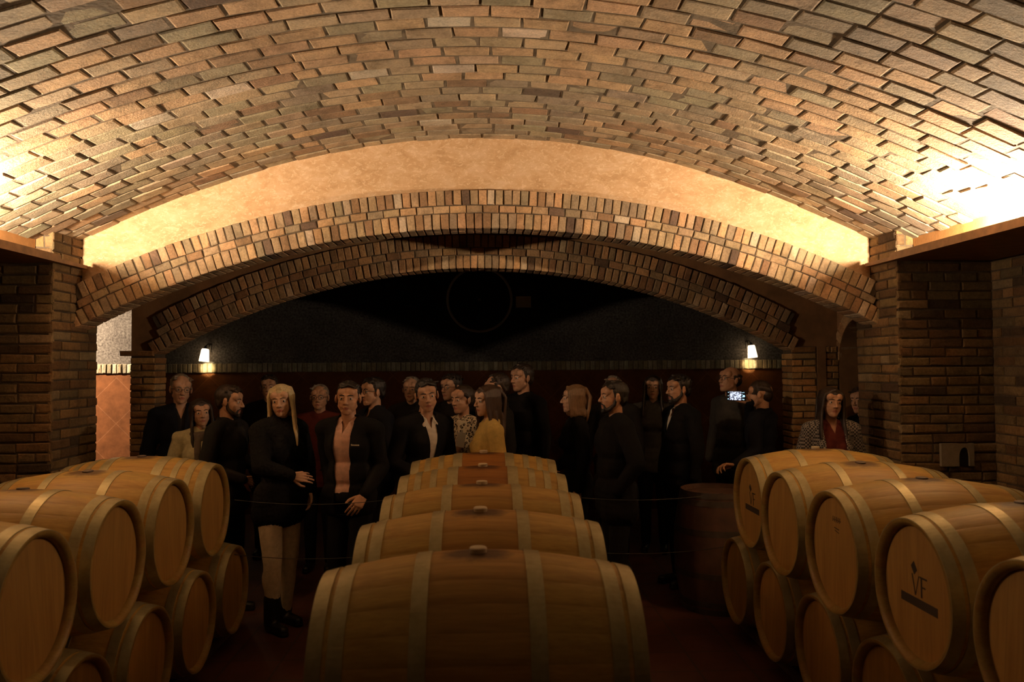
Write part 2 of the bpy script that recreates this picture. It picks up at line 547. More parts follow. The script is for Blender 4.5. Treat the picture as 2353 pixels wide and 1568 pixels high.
# ceilings of the passage and the back room, outer walls of the side bays
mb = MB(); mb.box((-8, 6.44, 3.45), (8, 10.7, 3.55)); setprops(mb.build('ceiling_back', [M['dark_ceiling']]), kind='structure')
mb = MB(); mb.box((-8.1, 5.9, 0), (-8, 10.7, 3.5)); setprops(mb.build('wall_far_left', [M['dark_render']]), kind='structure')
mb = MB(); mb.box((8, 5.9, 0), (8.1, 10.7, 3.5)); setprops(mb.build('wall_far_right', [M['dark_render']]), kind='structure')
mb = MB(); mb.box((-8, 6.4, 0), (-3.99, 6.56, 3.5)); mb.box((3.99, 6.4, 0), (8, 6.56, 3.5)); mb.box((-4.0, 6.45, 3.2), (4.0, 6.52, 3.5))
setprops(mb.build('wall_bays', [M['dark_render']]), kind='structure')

# back wall : pale render above, soldier-brick band, diagonal terracotta tiles below
YB = 10.50
mb = MB()
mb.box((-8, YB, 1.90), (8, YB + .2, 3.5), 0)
mb.box((-8, YB - .005, 0), (8, YB + .2, 1.90), 1)
x = -8.0
while x < 8:
    brick(mb, Vector((x + .032, YB - .03, 1.897)), Vector((1, 0, 0)), Vector((0, 0, 1)), Vector((0, -1, 0)), .055, .118,
          pick([('pale', 5), ('tan', 3), ('grey', 2)]), m=2, proud=(rnd.random() - .5) * .008)
    x += .064
mb.box((-8, YB - .022, 1.842), (8, YB, 1.952), 3)
setprops(mb.build('wall_back', [M['pale_render'], M['terracotta'], M['band_brick'], M['mortar']]), kind='structure')
mb = MB(); mb.box((-4.42, 10.2, 0), (-4.2, YB - .04, 3.45)); setprops(mb.build('wall_light_stop', [M['pale_render']]), kind='structure')  # unseen stub added to stop the bay lamp spilling along the wall
# unseen splayed wall added to keep bay light out of the back room
mb = MB()
q = [(-3.17, 7.55), (-3.05, 7.55), (-4.20, 10.22), (-4.34, 10.22)]
mb.add([(x, y, z) for z in (0, 3.45) for x, y in q], [(0, 3, 2, 1), (4, 5, 6, 7), (0, 1, 5, 4), (1, 2, 6, 5), (2, 3, 7, 6), (3, 0, 4, 7)])
setprops(mb.build('wall_light_baffle', [M['dark_render']]), kind='structure')


# ================================================================== barrels
def wood_mat(name, stain):
    m, nt, b = mat(name)
    a = N(nt, 'ShaderNodeAttribute', attribute_name='bcol')
    n1 = noise(nt, 3.0, 6, 0.65, vec=(0.6, 6, 6), dist=0.4)
    n2 = noise(nt, 14, 6, 0.7, vec=(0.5, 8, 8))
    c = mixc(nt, 'MULTIPLY', 1.0, a.outputs['Color'], ramp(nt, n1, [(0.25, (0.68, 0.60, 0.50)), (0.55, (1, 1, 1)), (0.8, (1.12, 1.1, 1.05))]))
    c = mixc(nt, 'MULTIPLY', 0.6, c, ramp(nt, n2, [(0.3, (0.7, 0.66, 0.6)), (0.6, (1.05, 1.05, 1.05))]))
    tc = nt.nodes.new('ShaderNodeTexCoord'); sp = nt.nodes.new('ShaderNodeSeparateXYZ'); nt.links.new(tc.outputs['Object'], sp.inputs[0])
    def math_(op, x, y=None, z=None):
        k = nt.nodes.new('ShaderNodeMath'); k.operation = op
        for i, q in enumerate((x, y, z)):
            if q is None: continue
            if hasattr(q, 'is_output'): nt.links.new(q, k.inputs[i])
            else: k.inputs[i].default_value = q
        return k.outputs[0]
    # wine ring around the bung, with ragged edge
    nn = noise(nt, 9, 4, 0.7)
    ax = math_('MULTIPLY', math_('ABSOLUTE', sp.outputs[0]), 1.0)
    ay = math_('MULTIPLY', math_('ABSOLUTE', sp.outputs[1]), 1.3)
    d = math_('ADD', math_('POWER', math_('ADD', math_('POWER', ax, 2), math_('POWER', ay, 2)), 0.5), math_('MULTIPLY', nn, -0.13))
    top = math_('GREATER_THAN', sp.outputs[2], 0.1)
    f = math_('MULTIPLY', top, math_('SUBTRACT', 1.0, math_('SMOOTH_MIN', math_('MAXIMUM', math_('MULTIPLY', math_('ADD', d, -0.005), 22), 0.0), 1.0, 0.1)))
    c = mixc(nt, 'MIX', math_('MULTIPLY', f, 0.85), c, (0.07, 0.03, 0.015))
    if stain:
        e = math_('ADD', ax, math_('MULTIPLY', nn, 0.012))
        g = math_('MULTIPLY', math_('LESS_THAN', e, 0.148), stain)
        c = mixc(nt, 'MIX', g, c, mixc(nt, 'MULTIPLY', 1.0, c, (0.62, 0.38, 0.25)))
    oi = nt.nodes.new('ShaderNodeObjectInfo')
    c = mixc(nt, 'MULTIPLY', 1.0, c, ramp(nt, oi.outputs['Random'], [(0, (0.88, 0.86, 0.84)), (1, (1.08, 1.07, 1.06))]))
    nt.links.new(c, b.inputs['Base Color'])
    b.inputs['Roughness'].default_value = 0.48
    b.inputs['Specular IOR Level'].default_value = 0.35
    bump(nt, b, n2, 0.12, 0.002)
    return m


M['oak'] = wood_mat('oak_staves', 0)
M['oak_stained'] = wood_mat('oak_staves_wine_stained', 0.95)
M['oak_light_stain'] = wood_mat('oak_staves_light_stain', 0.45)
M['oak_dark'] = plain('dimmed_oak', (0.085, 0.040, 0.026), 0.75, var=.3, nscale=8)  # oak darkened to dim the upright barrel, shade put into its colour
M['dimmed_hoop'] = plain('dimmed_hoop', (0.05, 0.035, 0.025), 0.7, var=.3)  # hoop colour darkened likewise, so the upright barrel sits in gloom
# head boards
m, nt, b = mat('oak_head')
tc = nt.nodes.new('ShaderNodeTexCoord'); sp = nt.nodes.new('ShaderNodeSeparateXYZ'); nt.links.new(tc.outputs['Object'], sp.inputs[0])
q = nt.nodes.new('ShaderNodeMath'); q.operation = 'DIVIDE'; q.inputs[1].default_value = 0.082; nt.links.new(sp.outputs[1], q.inputs[0])
fl = nt.nodes.new('ShaderNodeMath'); fl.operation = 'FLOOR'; nt.links.new(q.outputs[0], fl.inputs[0])
wn = nt.nodes.new('ShaderNodeTexWhiteNoise'); wn.noise_dimensions = '1D'; nt.links.new(fl.outputs[0], wn.inputs['W'])
c = ramp(nt, wn.outputs['Value'], [(0, (0.36, 0.197, 0.050)), (1, (0.41, 0.23, 0.060))])
fr = nt.nodes.new('ShaderNodeMath'); fr.operation = 'FRACT'; nt.links.new(q.outputs[0], fr.inputs[0])
lt = nt.nodes.new('ShaderNodeMath'); lt.operation = 'LESS_THAN'; lt.inputs[1].default_value = 0.02; nt.links.new(fr.outputs[0], lt.inputs[0])
c = mixc(nt, 'MIX', lt.outputs[0], c, (0.20, 0.10, 0.04))
n1 = noise(nt, 5, 6, 0.65, vec=(8, 8, 0.7))
c = mixc(nt, 'MULTIPLY', 0.8, c, ramp(nt, n1, [(0.25, (0.7, 0.62, 0.55)), (0.6, (1.05, 1.05, 1.05))]))
nt.links.new(c, b.inputs['Base Color']); b.inputs['Roughness'].default_value = 0.55; M['oak_head'] = m
# galvanised hoops with a yellow-green dull patina
m, nt, b = mat('galvanised_hoop')
n1 = noise(nt, 11, 5, 0.7); n2 = noise(nt, 60, 4, 0.6)
nt.links.new(ramp(nt, n1, [(0.3, (0.34, 0.285, 0.14)), (0.7, (0.52, 0.455, 0.26))]), b.inputs['Base Color'])
b.inputs['Metallic'].default_value = 0.55
nt.links.new(ramp(nt, n2, [(0.3, (0.34,) * 3), (0.7, (0.5,) * 3)]), b.inputs['Roughness']); M['hoop'] = m
M['bung'] = plain('silicone_bung', (0.62, 0.50, 0.33), 0.5)
M['dark_bung'] = plain('wine_dark_bung', (0.10, 0.07, 0.05), 0.6, var=0.3)
M['brand'] = plain('branding_ink', (0.035, 0.02, 0.012), 0.8)
M['rail'] = plain('rail_wood', (0.12, 0.08, 0.05), 0.8, var=0.3)

BR, HR, HL = 0.3432, 0.283, 0.460


def br(x): return BR - (BR - HR) * (abs(x) / HL) ** 1.9


def staves_mesh(name, mt):
    mb = MB(); NST = 26
    xsb = np.linspace(-HL, HL, 25)
    cols = [tuple(v * (1 + (rnd.random() - .5) * .10) for v in (0.54, 0.35, 0.092)) for _ in range(NST)]
    for k in range(NST):
        a0 = 2 * PI * k / NST; a1 = 2 * PI * (k + 1) / NST
        aa = [a0, a0 + .012, (a0 * 2 + a1) / 3, (a0 + a1 * 2) / 3, a1 - .012, a1]
        dr = [-.0006, 0, 0, 0, 0, -.0006]
        vs = []
        for x in xsb:
            for t, d in zip(aa, dr):
                r = br(x) + d
                vs.append((x, r * math.sin(t), r * math.cos(t)))
        fs = []
        for i in range(len(xsb) - 1):
            for q in range(5):
                fs.append((6 * i + q, 6 * i + q + 1, 6 * i + q + 7, 6 * i + q + 6))
        mb.add(vs, fs, 0, cols[k])
        for s in (-1, 1):       # chime : end grain and inner bevel
            vs = []
            for (x, r) in ((HL, HR), (HL, HR - .012), (HL - .022, HR - .026), (HL - .05, HR - .022)):
                for t in (a0, (a0 + a1) / 2, a1):
                    vs.append((s * x, r * math.sin(t), r * math.cos(t)))
            fs = []
            for i in range(3):
                for q in range(2):
                    f = (3 * i + q, 3 * i + q + 1, 3 * i + q + 4, 3 * i + q + 3)
                    fs.append(f if s > 0 else f[::-1])
            mb.add(vs, fs, 0, tuple(v * 0.62 for v in cols[k]))
    return mb.mesh(name, [mt], smooth=True)


def hoop_mesh(x0, x1):
    mb = MB(); n = 96
    th = 0.0035
    vs = []
    prof = [(x0, br(x0) - .002), (x0, br(x0) + th), (x0 + (x1 - x0) * .5, br((x0 + x1) / 2) + th), (x1, br(x1) + th), (x1, br(x1) - .002)]
    for i in range(n):
        a = 2 * PI * i / n
        for x, r in prof: vs.append((x, r * math.sin(a), r * math.cos(a)))
    fs = []; k = len(prof)
    for i in range(n):
        p = (i + 1) % n
        for q in range(k - 1):
            fs.append((k * i + q, k * p + q, k * p + q + 1, k * i + q + 1))
    mb.add(vs, fs, 0)
    # overlap plate with two rivets
    a0 = 2.2
    vs = []
    for a in (a0, a0 + .12):
        for x in (x0 + .002, x1 - .002):
            r = br(x) + th + .002; vs.append((x, r * math.sin(a), r * math.cos(a)))
    mb.add(vs, [(0, 2, 3, 1)], 0)
    for a in (a0 + .03, a0 + .09):
        x = (x0 + x1) / 2; r = br(x) + th
        e = Vector((0, math.sin(a), math.cos(a))); u = Vector((1, 0, 0)); w = e.cross(u)
        c0 = Vector((x, 0, 0)) + e * (r + .001)
        ring = [c0 + (u * math.cos(t) + w * math.sin(t)) * .005 for t in np.linspace(0, 2 * PI, 7)[:-1]]
        mb.add(ring + [c0 + e * .004], [(i, (i + 1) % 6, 6) for i in range(6)], 0)
    return mb.mesh('hoop', [M['hoop']], smooth=False)


def disc_mesh(name, r, t, mt, s, n=64):
    mb = MB()
    vs = [(0, r * math.sin(2 * PI * i / n), r * math.cos(2 * PI * i / n)) for i in range(n)]
    vs += [(-t, v[1], v[2]) for v in vs] + [(0.0, 0, 0), (-t, 0, 0)]
    fs = [(i, 2 * n, (i + 1) % n) for i in range(n)] + [(n + i, n + (i + 1) % n, 2 * n + 1) for i in range(n)] + [(i, (i + 1) % n, n + (i + 1) % n, n + i) for i in range(n)]
    mb.add([(v[0] * s, v[1], v[2]) for v in vs], fs if s > 0 else [f[::-1] for f in fs])
    return mb.mesh(name, [mt])


def lathe(mb, prof, n=24, axis='Z', m=0, c=(0.5, 0.5, 0.5), off=(0, 0, 0)):
    vs = []
    for i in range(n):
        a = 2 * PI * i / n
        for r, h in prof:
            vs.append((off[0] + r * math.cos(a), off[1] + r * math.sin(a), off[2] + h))
    k = len(prof); fs = []
    for i in range(n):
        p = (i + 1) % n
        for q in range(k - 1):
            fs.append((k * i + q, k * p + q, k * p + q + 1, k * i + q + 1))
    mb.add(vs, fs, m, c)


STV = {'plain': staves_mesh('staves', M['oak']), 'stained': staves_mesh('staves', M['oak_stained']), 'light': staves_mesh('staves', M['oak_light_stain'])}
STV['dark'] = staves_mesh('staves', M['oak_dark'])
HD = {s: disc_mesh('head', HR - .0215, .02, M['oak_head'], s) for s in (1, -1)}
H6 = [(.416, .4595), (.358, .402), (.138, .184)]
H8 = [(.406, .4595), (.334, .370), (.250, .285), (.135, .192)]
HOOPS = {}
for key, hh in ((6, H6), (8, H8)):
    HOOPS[key] = [hoop_mesh(a, c) for a, c in hh] + [hoop_mesh(-c, -a) for a, c in hh]
mb = MB(); lathe(mb, [(0, -.03), (.022, -.03), (.026, .0), (.0265, .012), (.024, .015), (0, .015)], 24)
BUNG = mb.mesh('bung', [M['bung']], smooth=False)
mb = MB(); lathe(mb, [(0, -.03), (.024, -.03), (.028, .0), (.027, .006), (0.02, .008), (0, .008)], 24)
BUNGD = mb.mesh('bung', [M['dark_bung']], smooth=False)


def stroke(mb, p, q, w):
    """flat stroke in head plane coordinates (u to the viewer's right, v up)"""
    p = Vector(p); q = Vector(q); d = (q - p).normalized(); nrm = Vector((-d.y, d.x)) * w / 2
    pts = [p + nrm, p - nrm, q - nrm, q + nrm]
    vs = [(0, -a.x, a.y) for a in pts] + [(-.0012, -a.x, a.y) for a in pts]
    mb.add(vs, [(4, 5, 6, 7), (0, 1, 5, 4), (1, 2, 6, 5), (2, 3, 7, 6), (3, 0, 4, 7)])


mb = MB()
stroke(mb, (-.132, -.045), (.132, -.045), .036)
mb.add([(-.0012, -a, c) for a, c in ((-.030, .115), (-.006, .082), (-.028, .060), (-.052, .092))], [(0, 1, 2, 3)])
stroke(mb, (-.045, .062), (-.022, -.018), .007)
stroke(mb, (.004, .062), (-.022, -.018), .004)
stroke(mb, (.022, .060), (.022, -.018), .010)
stroke(mb, (.010, .060), (.062, .060), .007)
stroke(mb, (.022, .024), (.050, .024), .006)
MARK = mb.mesh('head_marking', [M['brand']])
mb = MB()
for k in range(5):
    stroke(mb, (-.03 + .018 * k, .165), (-.034 + .018 * k, .140), .004)
    stroke(mb, (-.032 + .018 * k, .150), (-.022 + .018 * k, .150), .003)
stroke(mb, (-.02, .112), (.03, .108), .004); stroke(mb, (-.015, .10), (.03, .092), .003)
MARK2 = mb.mesh('head_marking', [M['brand']])


def barrel(loc, label, group, kind='plain', hoops=6, bung='light', tilt=0.0, mark=None, upright=False, roll=0.0):
    r = empty('wine_barrel', loc)
    setprops(r, label, 'barrel', group)
    if upright: r.rotation_euler = (0, PI / 2, 0)
    else: r.rotation_euler = (tilt, 0, roll)
    link('staves', STV[kind], r)
    for s in (1, -1):
        hd = link('head', HD[s], r, (s * (HL - .035), 0, 0))
        if kind == 'dark':
            hd.material_slots[0].link = 'OBJECT'; hd.material_slots[0].material = M['oak_dark']
    for me in HOOPS[hoops]:
        ho = link('hoop', me, r)
        if kind == 'dark':
            ho.material_slots[0].link = 'OBJECT'; ho.material_slots[0].material = M['dimmed_hoop']
    link('bung', BUNG if bung == 'light' else BUNGD, r, (0, 0, BR))
    if mark: link('head_marking', mark, r, (-(HL - .035), 0, 0))
    return r


UP, LO = 0.998, 0.40
YU = [2.415, 3.1025, 3.79, 4.4775, 5.165]
YL = [2.759, 3.446, 4.134, 4.821, 5.509]
XC, XL, XR = -0.02, -1.685 - HL, 1.67 + HL
g = 'barrels of the top tier of the middle row'
labs = ['nearest barrel in the middle row, filling the bottom of the view, oak with dull hoops',
        'second barrel of the middle row, just behind the nearest one, with pale bung',
        'third barrel of the middle row counted from the front, wood less wine stained',
        'fourth barrel of the middle row, dark red wine stain between its inner hoops',
        'farthest barrel of the middle row, red wine-stained, in front of the woman in yellow']
kinds = ['light', 'light', 'light', 'stained', 'stained']
for i, yy in enumerate(YU):
    barrel((XC + .004 * i, yy, UP), labs[i], g, kinds[i], 8 if i >= 3 else 6, tilt=[.0, .03, -.02, .03, 0][i], roll=[.004, -.003, .004, -.003, .003][i])
for i, yy in enumerate([2.071] + YL):
    barrel((XC, yy, LO), 'oak barrel lying in the hidden bottom tier under the middle row', 'bottom tier barrels under the middle row', 'plain', 6, 'dark', tilt=.05 * i)
g = 'barrels of the top tier of the left row'
labs = ['nearest upper barrel of the left row, plain head at the left edge',
        'second nearest upper barrel of the left row, round head above a dark gap',
        'third upper barrel of the left row, second from the back',
        'farthest upper barrel of the left row, below the couple by the brick column']
for i, yy in enumerate(YU[1:]):
    barrel((XL - .008 * i, yy, UP), labs[i], g, 'plain', 8 if i == 3 else 6, 'dark', tilt=[.12, -.08, .1, .05][i], roll=[.012, .004, -.004, .008][i])
g = 'barrels of the bottom tier of the left row'
labs = ['bottom barrel of the left row nearest to the camera, beneath the nearest upper one',
        'shadowed bottom barrel of the left row at the lower left corner',
        'shadowed bottom barrel of the left row, between the second and third upper ones',
        'shadowed bottom barrel of the left row, second from the back',
        'last bottom barrel of the left row, nearest to the blonde woman\'s legs']
for i, yy in enumerate(YL):
    barrel((XL, yy, LO), labs[i], g, 'plain', 6, 'dark', tilt=.04 * i - .1)
g = 'barrels of the top tier of the right row'
labs = ['nearest upper barrel of the right row, cut off by the right edge of the view',
        'large upper right-hand barrel with a diamond, monogram and bar branded on its head',
        'third upper barrel of the right row, faint stamped writing near the top of its head',
        'fourth upper barrel of the right row, plain head, second from the back',
        'farthest upper barrel of the right row, branded head and pale bung standing on top']
for i, yy in enumerate(YU):
    barrel((XR - [0, .0, .02, .01, -.04][i], yy, UP), labs[i], g, 'plain', 6, 'light' if i == 4 else 'dark', tilt=[.1, .0, .0, .12, 0][i],
           mark={1: MARK, 4: MARK, 2: MARK2}.get(i), roll=[.01, -.004, .004, .0, -.004][i])
g = 'barrels of the bottom tier of the right row'
labs = ['bottom barrel of the right row nearest to the camera, under the cut-off upper one',
        'shadowed bottom barrel of the right row, below the large branded head',
        'shadowed bottom barrel of the right row, below the third upper barrel',
        'shadowed bottom barrel of the right row, second from the back',
        'last bottom barrel of the right row, next to the upright barrel']
for i, yy in enumerate([2.071] + YL):
    barrel((XR + .05, yy, LO), labs[max(0, i - 1)] if i else 'bottom barrel of the right row lying closest to the camera', g, 'plain', 6, 'dark', tilt=.05 * i - .1)
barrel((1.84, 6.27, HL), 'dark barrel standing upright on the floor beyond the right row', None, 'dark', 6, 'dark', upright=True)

# wooden rails under the bottom tiers
for xc_, nm in ((XC, 'middle'), (XL, 'left'), (XR + .05, 'right')):
    for dx in (-.30, .30):
        mb = MB(); rr_ = br(abs(dx) - .04)
        mb.box((xc_ + dx - .035, 1.75, 0), (xc_ + dx + .035, 5.9, LO - rr_ - .003))
        setprops(mb.build('barrel_rail', [M['rail']]), 'dark wooden rail on the floor under the %s row of barrels' % nm, 'rail', 'rails under the %s row' % nm)


# ================================================================== people
def V(*a): return Vector(a)


def sph(c, r, rot=None, nu=16, nv=10):
    c = Vector(c); r = Vector(r) if hasattr(r, '__len__') else Vector((r, r, r))
    vs = [V(0, 0, 1)]
    for i in range(1, nv):
        t = PI * i / nv
        for k in range(nu):
            a = 2 * PI * k / nu
            vs.append(V(math.sin(t) * math.cos(a), math.sin(t) * math.sin(a), math.cos(t)))
    vs.append(V(0, 0, -1))
    out = []
    for v in vs:
        w = V(v.x * r.x, v.y * r.y, v.z * r.z)
        if rot: w = rot @ w
        out.append(c + w)
    fs = [(0, 1 + k, 1 + (k + 1) % nu) for k in range(nu)]
    for i in range(nv - 2):
        for k in range(nu):
            a = 1 + i * nu + k; b = 1 + i * nu + (k + 1) % nu
            fs.append((a, a + nu, b + nu, b))
    e = len(vs) - 1; b0 = 1 + (nv - 2) * nu
    fs += [(b0 + k, e, b0 + (k + 1) % nu) for k in range(nu)]
    return out, fs


def cap(p, q, r0, r1, flat=1.0, fdir=None, nu=12):
    """tapered capsule; 'flat' scales the section along fdir"""
    p = Vector(p); q = Vector(q)
    d = q - p; L = d.length
    d = d / L if L > 1e-6 else V(0, 0, 1)
    f = Vector(fdir) if fdir is not None else V(0, 1, 0)
    f = f - d * f.dot(d)
    if f.length < 1e-4:
        f = V(1, 0, 0) - d * d.x
    f.normalize(); g = d.cross(f)
    rings = []
    for k in range(1, 4):
        t = PI / 2 * k / 4
        rings.append((p - d * r0 * math.cos(t), r0 * math.sin(t)))
    rings.append((p, r0)); rings.append((p * .5 + q * .5, (r0 + r1) / 2)); rings.append((q, r1))
    for k in range(3, 0, -1):
        t = PI / 2 * k / 4
        rings.append((q + d * r1 * math.cos(t), r1 * math.sin(t)))
    vs = [p - d * r0]
    for c, r in rings:
        for i in range(nu):
            a = 2 * PI * i / nu
            vs.append(c + f * (math.cos(a) * r * flat) + g * (math.sin(a) * r))
    vs.append(q + d * r1)
    fs = [(0, 1 + (i + 1) % nu, 1 + i) for i in range(nu)]
    for k in range(len(rings) - 1):
        for i in range(nu):
            a = 1 + k * nu + i; b = 1 + k * nu + (i + 1) % nu
            fs.append((a, b, b + nu, a + nu))
    e = len(vs) - 1; b0 = 1 + (len(rings) - 1) * nu
    fs += [(b0 + i, b0 + (i + 1) % nu, e) for i in range(nu)]
    return vs, fs


def chain(pts, rs, **kw):
    return [cap(pts[i], pts[i + 1], rs[i], rs[i + 1], **kw) for i in range(len(pts) - 1)]


def xf(pieces, mt):
    return [([mt @ v for v in vs], fs) for vs, fs in pieces]


def remesh(pieces, voxel, smooth=3, fac=0.5):
    vs = []; fs = []
    for v, f in pieces:
        b = len(vs); vs.extend(v); fs.extend(tuple(b + i for i in q) for q in f)
    me = bpy.data.meshes.new('tmp'); me.from_pydata([tuple(v) for v in vs], [], fs); me.update()
    o = bpy.data.objects.new('tmp', me); COL.objects.link(o)
    r = o.modifiers.new('r', 'REMESH'); r.mode = 'VOXEL'; r.voxel_size = voxel; r.adaptivity = 0.0
    if smooth:
        s = o.modifiers.new('s', 'SMOOTH'); s.factor = fac; s.iterations = smooth
    dg = bpy.context.evaluated_depsgraph_get()
    ev = o.evaluated_get(dg).to_mesh()
    n = len(ev.vertices); co = np.empty(n * 3, dtype=np.float32); ev.vertices.foreach_get('co', co)
    nf = len(ev.polygons)
    idx = np.empty(nf * 4, dtype=np.int32)
    tot = np.empty(nf, dtype=np.int32); ev.polygons.foreach_get('loop_total', tot)
    if (tot == 4).all():
        ev.loops.foreach_get('vertex_index', idx); quads = idx.reshape(-1, 4)
    else:
        quads = np.array([list(p.vertices) + ([p.vertices[-1]] if len(p.vertices) == 3 else []) for p in ev.polygons], dtype=np.int32)
    o.evaluated_get(dg).to_mesh_clear()
    bpy.data.objects.remove(o); bpy.data.meshes.remove(me)
    return co.reshape(-1, 3).astype(np.float64), quads


def join(parts):
    vs = []; fs = []; b = 0
    for v, f in parts:
        vs.append(v); fs.append(f + b); b += len(v)
    return np.concatenate(vs), np.concatenate(fs)


def mesh_of(name, v, f, mats, midx=None, smooth=True):
    me = bpy.data.meshes.new(name)
    f = np.asarray(f); nf = len(f)
    me.vertices.add(len(v)); me.vertices.foreach_set('co', np.asarray(v, dtype=np.float32).ravel())
    me.loops.add(nf * 4); me.loops.foreach_set('vertex_index', f.astype(np.int32).ravel())
    me.polygons.add(nf)
    me.polygons.foreach_set('loop_start', np.arange(0, nf * 4, 4, dtype=np.int32))
    if not isinstance(mats, (list, tuple)): mats = [mats]
    for m_ in mats: me.materials.append(m_)
    if midx is not None: me.polygons.foreach_set('material_index', np.asarray(midx, dtype=np.int32))
    if smooth: me.polygons.foreach_set('use_smooth', np.ones(nf, dtype=bool))
    me.update(calc_edges=True); me.validate()
    return me


def cut(v, f, halff, ok):
    """remove the faces whose |x| is under halff(z) where ok(), then pull the ragged edge onto the line"""
    c = v[f].mean(axis=1)
    gone = (np.abs(halff(c)[0]) < halff(c)[1]) & ok(c)
    edge = np.zeros(len(v), bool); edge[f[gone].ravel()] = True
    k2 = np.zeros(len(v), bool); k2[f[~gone].ravel()] = True
    e = edge & k2
    x, h = halff(v[e])
    near = np.abs(np.abs(x) - h) < .014
    d = np.where(near, np.sign(x) * h - x, 0)
    v = v.copy(); idx = np.where(e)[0]; v[idx, 0] += d
    return v, f[~gone]


def wrinkle(v, f, amp, seed):
    """cloth folds: push vertices in and out with a few slanting waves"""
    rs = np.random.RandomState(seed)
    out = v.copy(); c = v.mean(axis=0)
    n = v - c; n[:, 2] *= 0.15; n /= (np.linalg.norm(n, axis=1, keepdims=True) + 1e-6)
    w = np.zeros(len(v))
    for _ in range(6):
        k = rs.normal(size=3) * np.array([14, 14, 24]); ph = rs.rand() * 6.28
        w += np.sin(v @ k + ph + 1.5 * np.sin(v @ (k[::-1] * .4)))
    return out + n * (w * amp / 3)[:, None]


# materials for people
def skin_mat(name, col):
    m, nt, b = mat(name)
    f = noise(nt, 30, 4)
    nt.links.new(ramp(nt, f, [(0.3, tuple(x * .88 for x in col)), (0.7, tuple(x * 1.08 for x in col))]), b.inputs['Base Color'])
    b.inputs['Roughness'].default_value = 0.52
    b.inputs['Subsurface Weight'].default_value = 0.0
    return m


SKIN = {'fair': skin_mat('skin_fair', (0.62, 0.37, 0.24)), 'tan': skin_mat('skin_tan', (0.52, 0.28, 0.165)), 'mid': skin_mat('skin_mid', (0.56, 0.32, 0.20))}
LIP = plain('lips', (0.40, 0.14, 0.10), 0.45)
EYEW = plain('eye_white', (0.55, 0.50, 0.44), 0.25)
EYED = plain('eye_iris', (0.03, 0.018, 0.01), 0.2)


def hair_mat(name, col, rough=0.45):
    m, nt, b = mat(name)
    f = noise(nt, 40, 5, 0.7, vec=(3.5, 3.5, 0.25))
    nt.links.new(ramp(nt, f, [(0.3, tuple(x * .55 for x in col)), (0.65, tuple(min(1, x * 1.25) for x in col))]), b.inputs['Base Color'])
    b.inputs['Roughness'].default_value = rough
    bump(nt, b, f, 0.7, 0.006)
    return m


HAIR = {'black': hair_mat('hair_black', (0.014, 0.010, 0.008)), 'brown': hair_mat('hair_brown', (0.055, 0.028, 0.015)),
        'dark_brown': hair_mat('hair_dark_brown', (0.03, 0.017, 0.010)), 'light_brown': hair_mat('hair_light_brown', (0.22, 0.125, 0.06)),
        'blonde': hair_mat('hair_blonde', (0.66, 0.54, 0.31)), 'grey': hair_mat('hair_grey', (0.22, 0.18, 0.14))}


def cloth(name, col, rough=0.9, var=0.15, sheen=0.0, bmp=0.25):
    m_ = plain(name, col, rough, var=var, nscale=30, bmp=bmp, bscale=220, sheen=sheen)
    m_.node_tree.nodes['Principled BSDF'].inputs['Specular IOR Level'].default_value = 0.12
    return m_


C = {'black': cloth('cloth_black', (0.006, 0.006, 0.0065)), 'navy': cloth('cloth_navy', (0.007, 0.008, 0.012)),
     'charcoal': cloth('cloth_charcoal', (0.015, 0.014, 0.014)), 'grey_wool': cloth('cloth_grey_wool', (0.05, 0.045, 0.04), bmp=0.6),
     'pink': cloth('cloth_pink_shirt', (0.80, 0.50, 0.40), 0.8), 'white': cloth('cloth_white_shirt', (0.75, 0.66, 0.55), 0.8),
     'mustard': cloth('cloth_mustard', (0.60, 0.42, 0.13)), 'cream': cloth('cloth_cream', (0.62, 0.55, 0.32)),
     'beige': cloth('cloth_beige_trousers', (0.60, 0.49, 0.33)), 'red': cloth('cloth_dark_red', (0.08, 0.015, 0.010)),
     'brown': cloth('cloth_brown', (0.09, 0.055, 0.035)), 'scarf': cloth('cloth_scarf', (0.17, 0.13, 0.10), bmp=0.8), 'leather': plain('leather_black', (0.012, 0.011, 0.010), 0.4)}
m, nt, b = mat('cloth_leopard')
tc = nt.nodes.new('ShaderNodeTexCoord')
vo = N(nt, 'ShaderNodeTexVoronoi', feature='F1'); vo.inputs['Scale'].default_value = 46; nt.links.new(tc.outputs['Object'], vo.inputs['Vector'])
nt.links.new(ramp(nt, vo.outputs['Distance'], [(0.20, (0.36, 0.24, 0.12)), (0.27, (0.012, 0.01, 0.009)), (0.44, (0.014, 0.011, 0.01)), (0.50, (0.60, 0.50, 0.34))]), b.inputs['Base Color'])
b.inputs['Roughness'].default_value = 0.85; C['leopard'] = m
m, nt, b = mat('cloth_checked')
tc = nt.nodes.new('ShaderNodeTexCoord')
ck = N(nt, 'ShaderNodeTexChecker'); ck.inputs['Scale'].default_value = 70; ck.inputs['Color1'].default_value = (0.26, 0.22, 0.19, 1); ck.inputs['Color2'].default_value = (0.025, 0.022, 0.02, 1)
nt.links.new(tc.outputs['Object'], ck.inputs['Vector']); nt.links.new(ck.outputs['Color'], b.inputs['Base Color']); b.inputs['Roughness'].default_value = 0.9; C['checked'] = m
M['frame'] = plain('spectacle_frame', (0.01, 0.01, 0.01), 0.3)
M['white_thread'] = plain('white_thread', (0.75, 0.70, 0.6), 0.7)


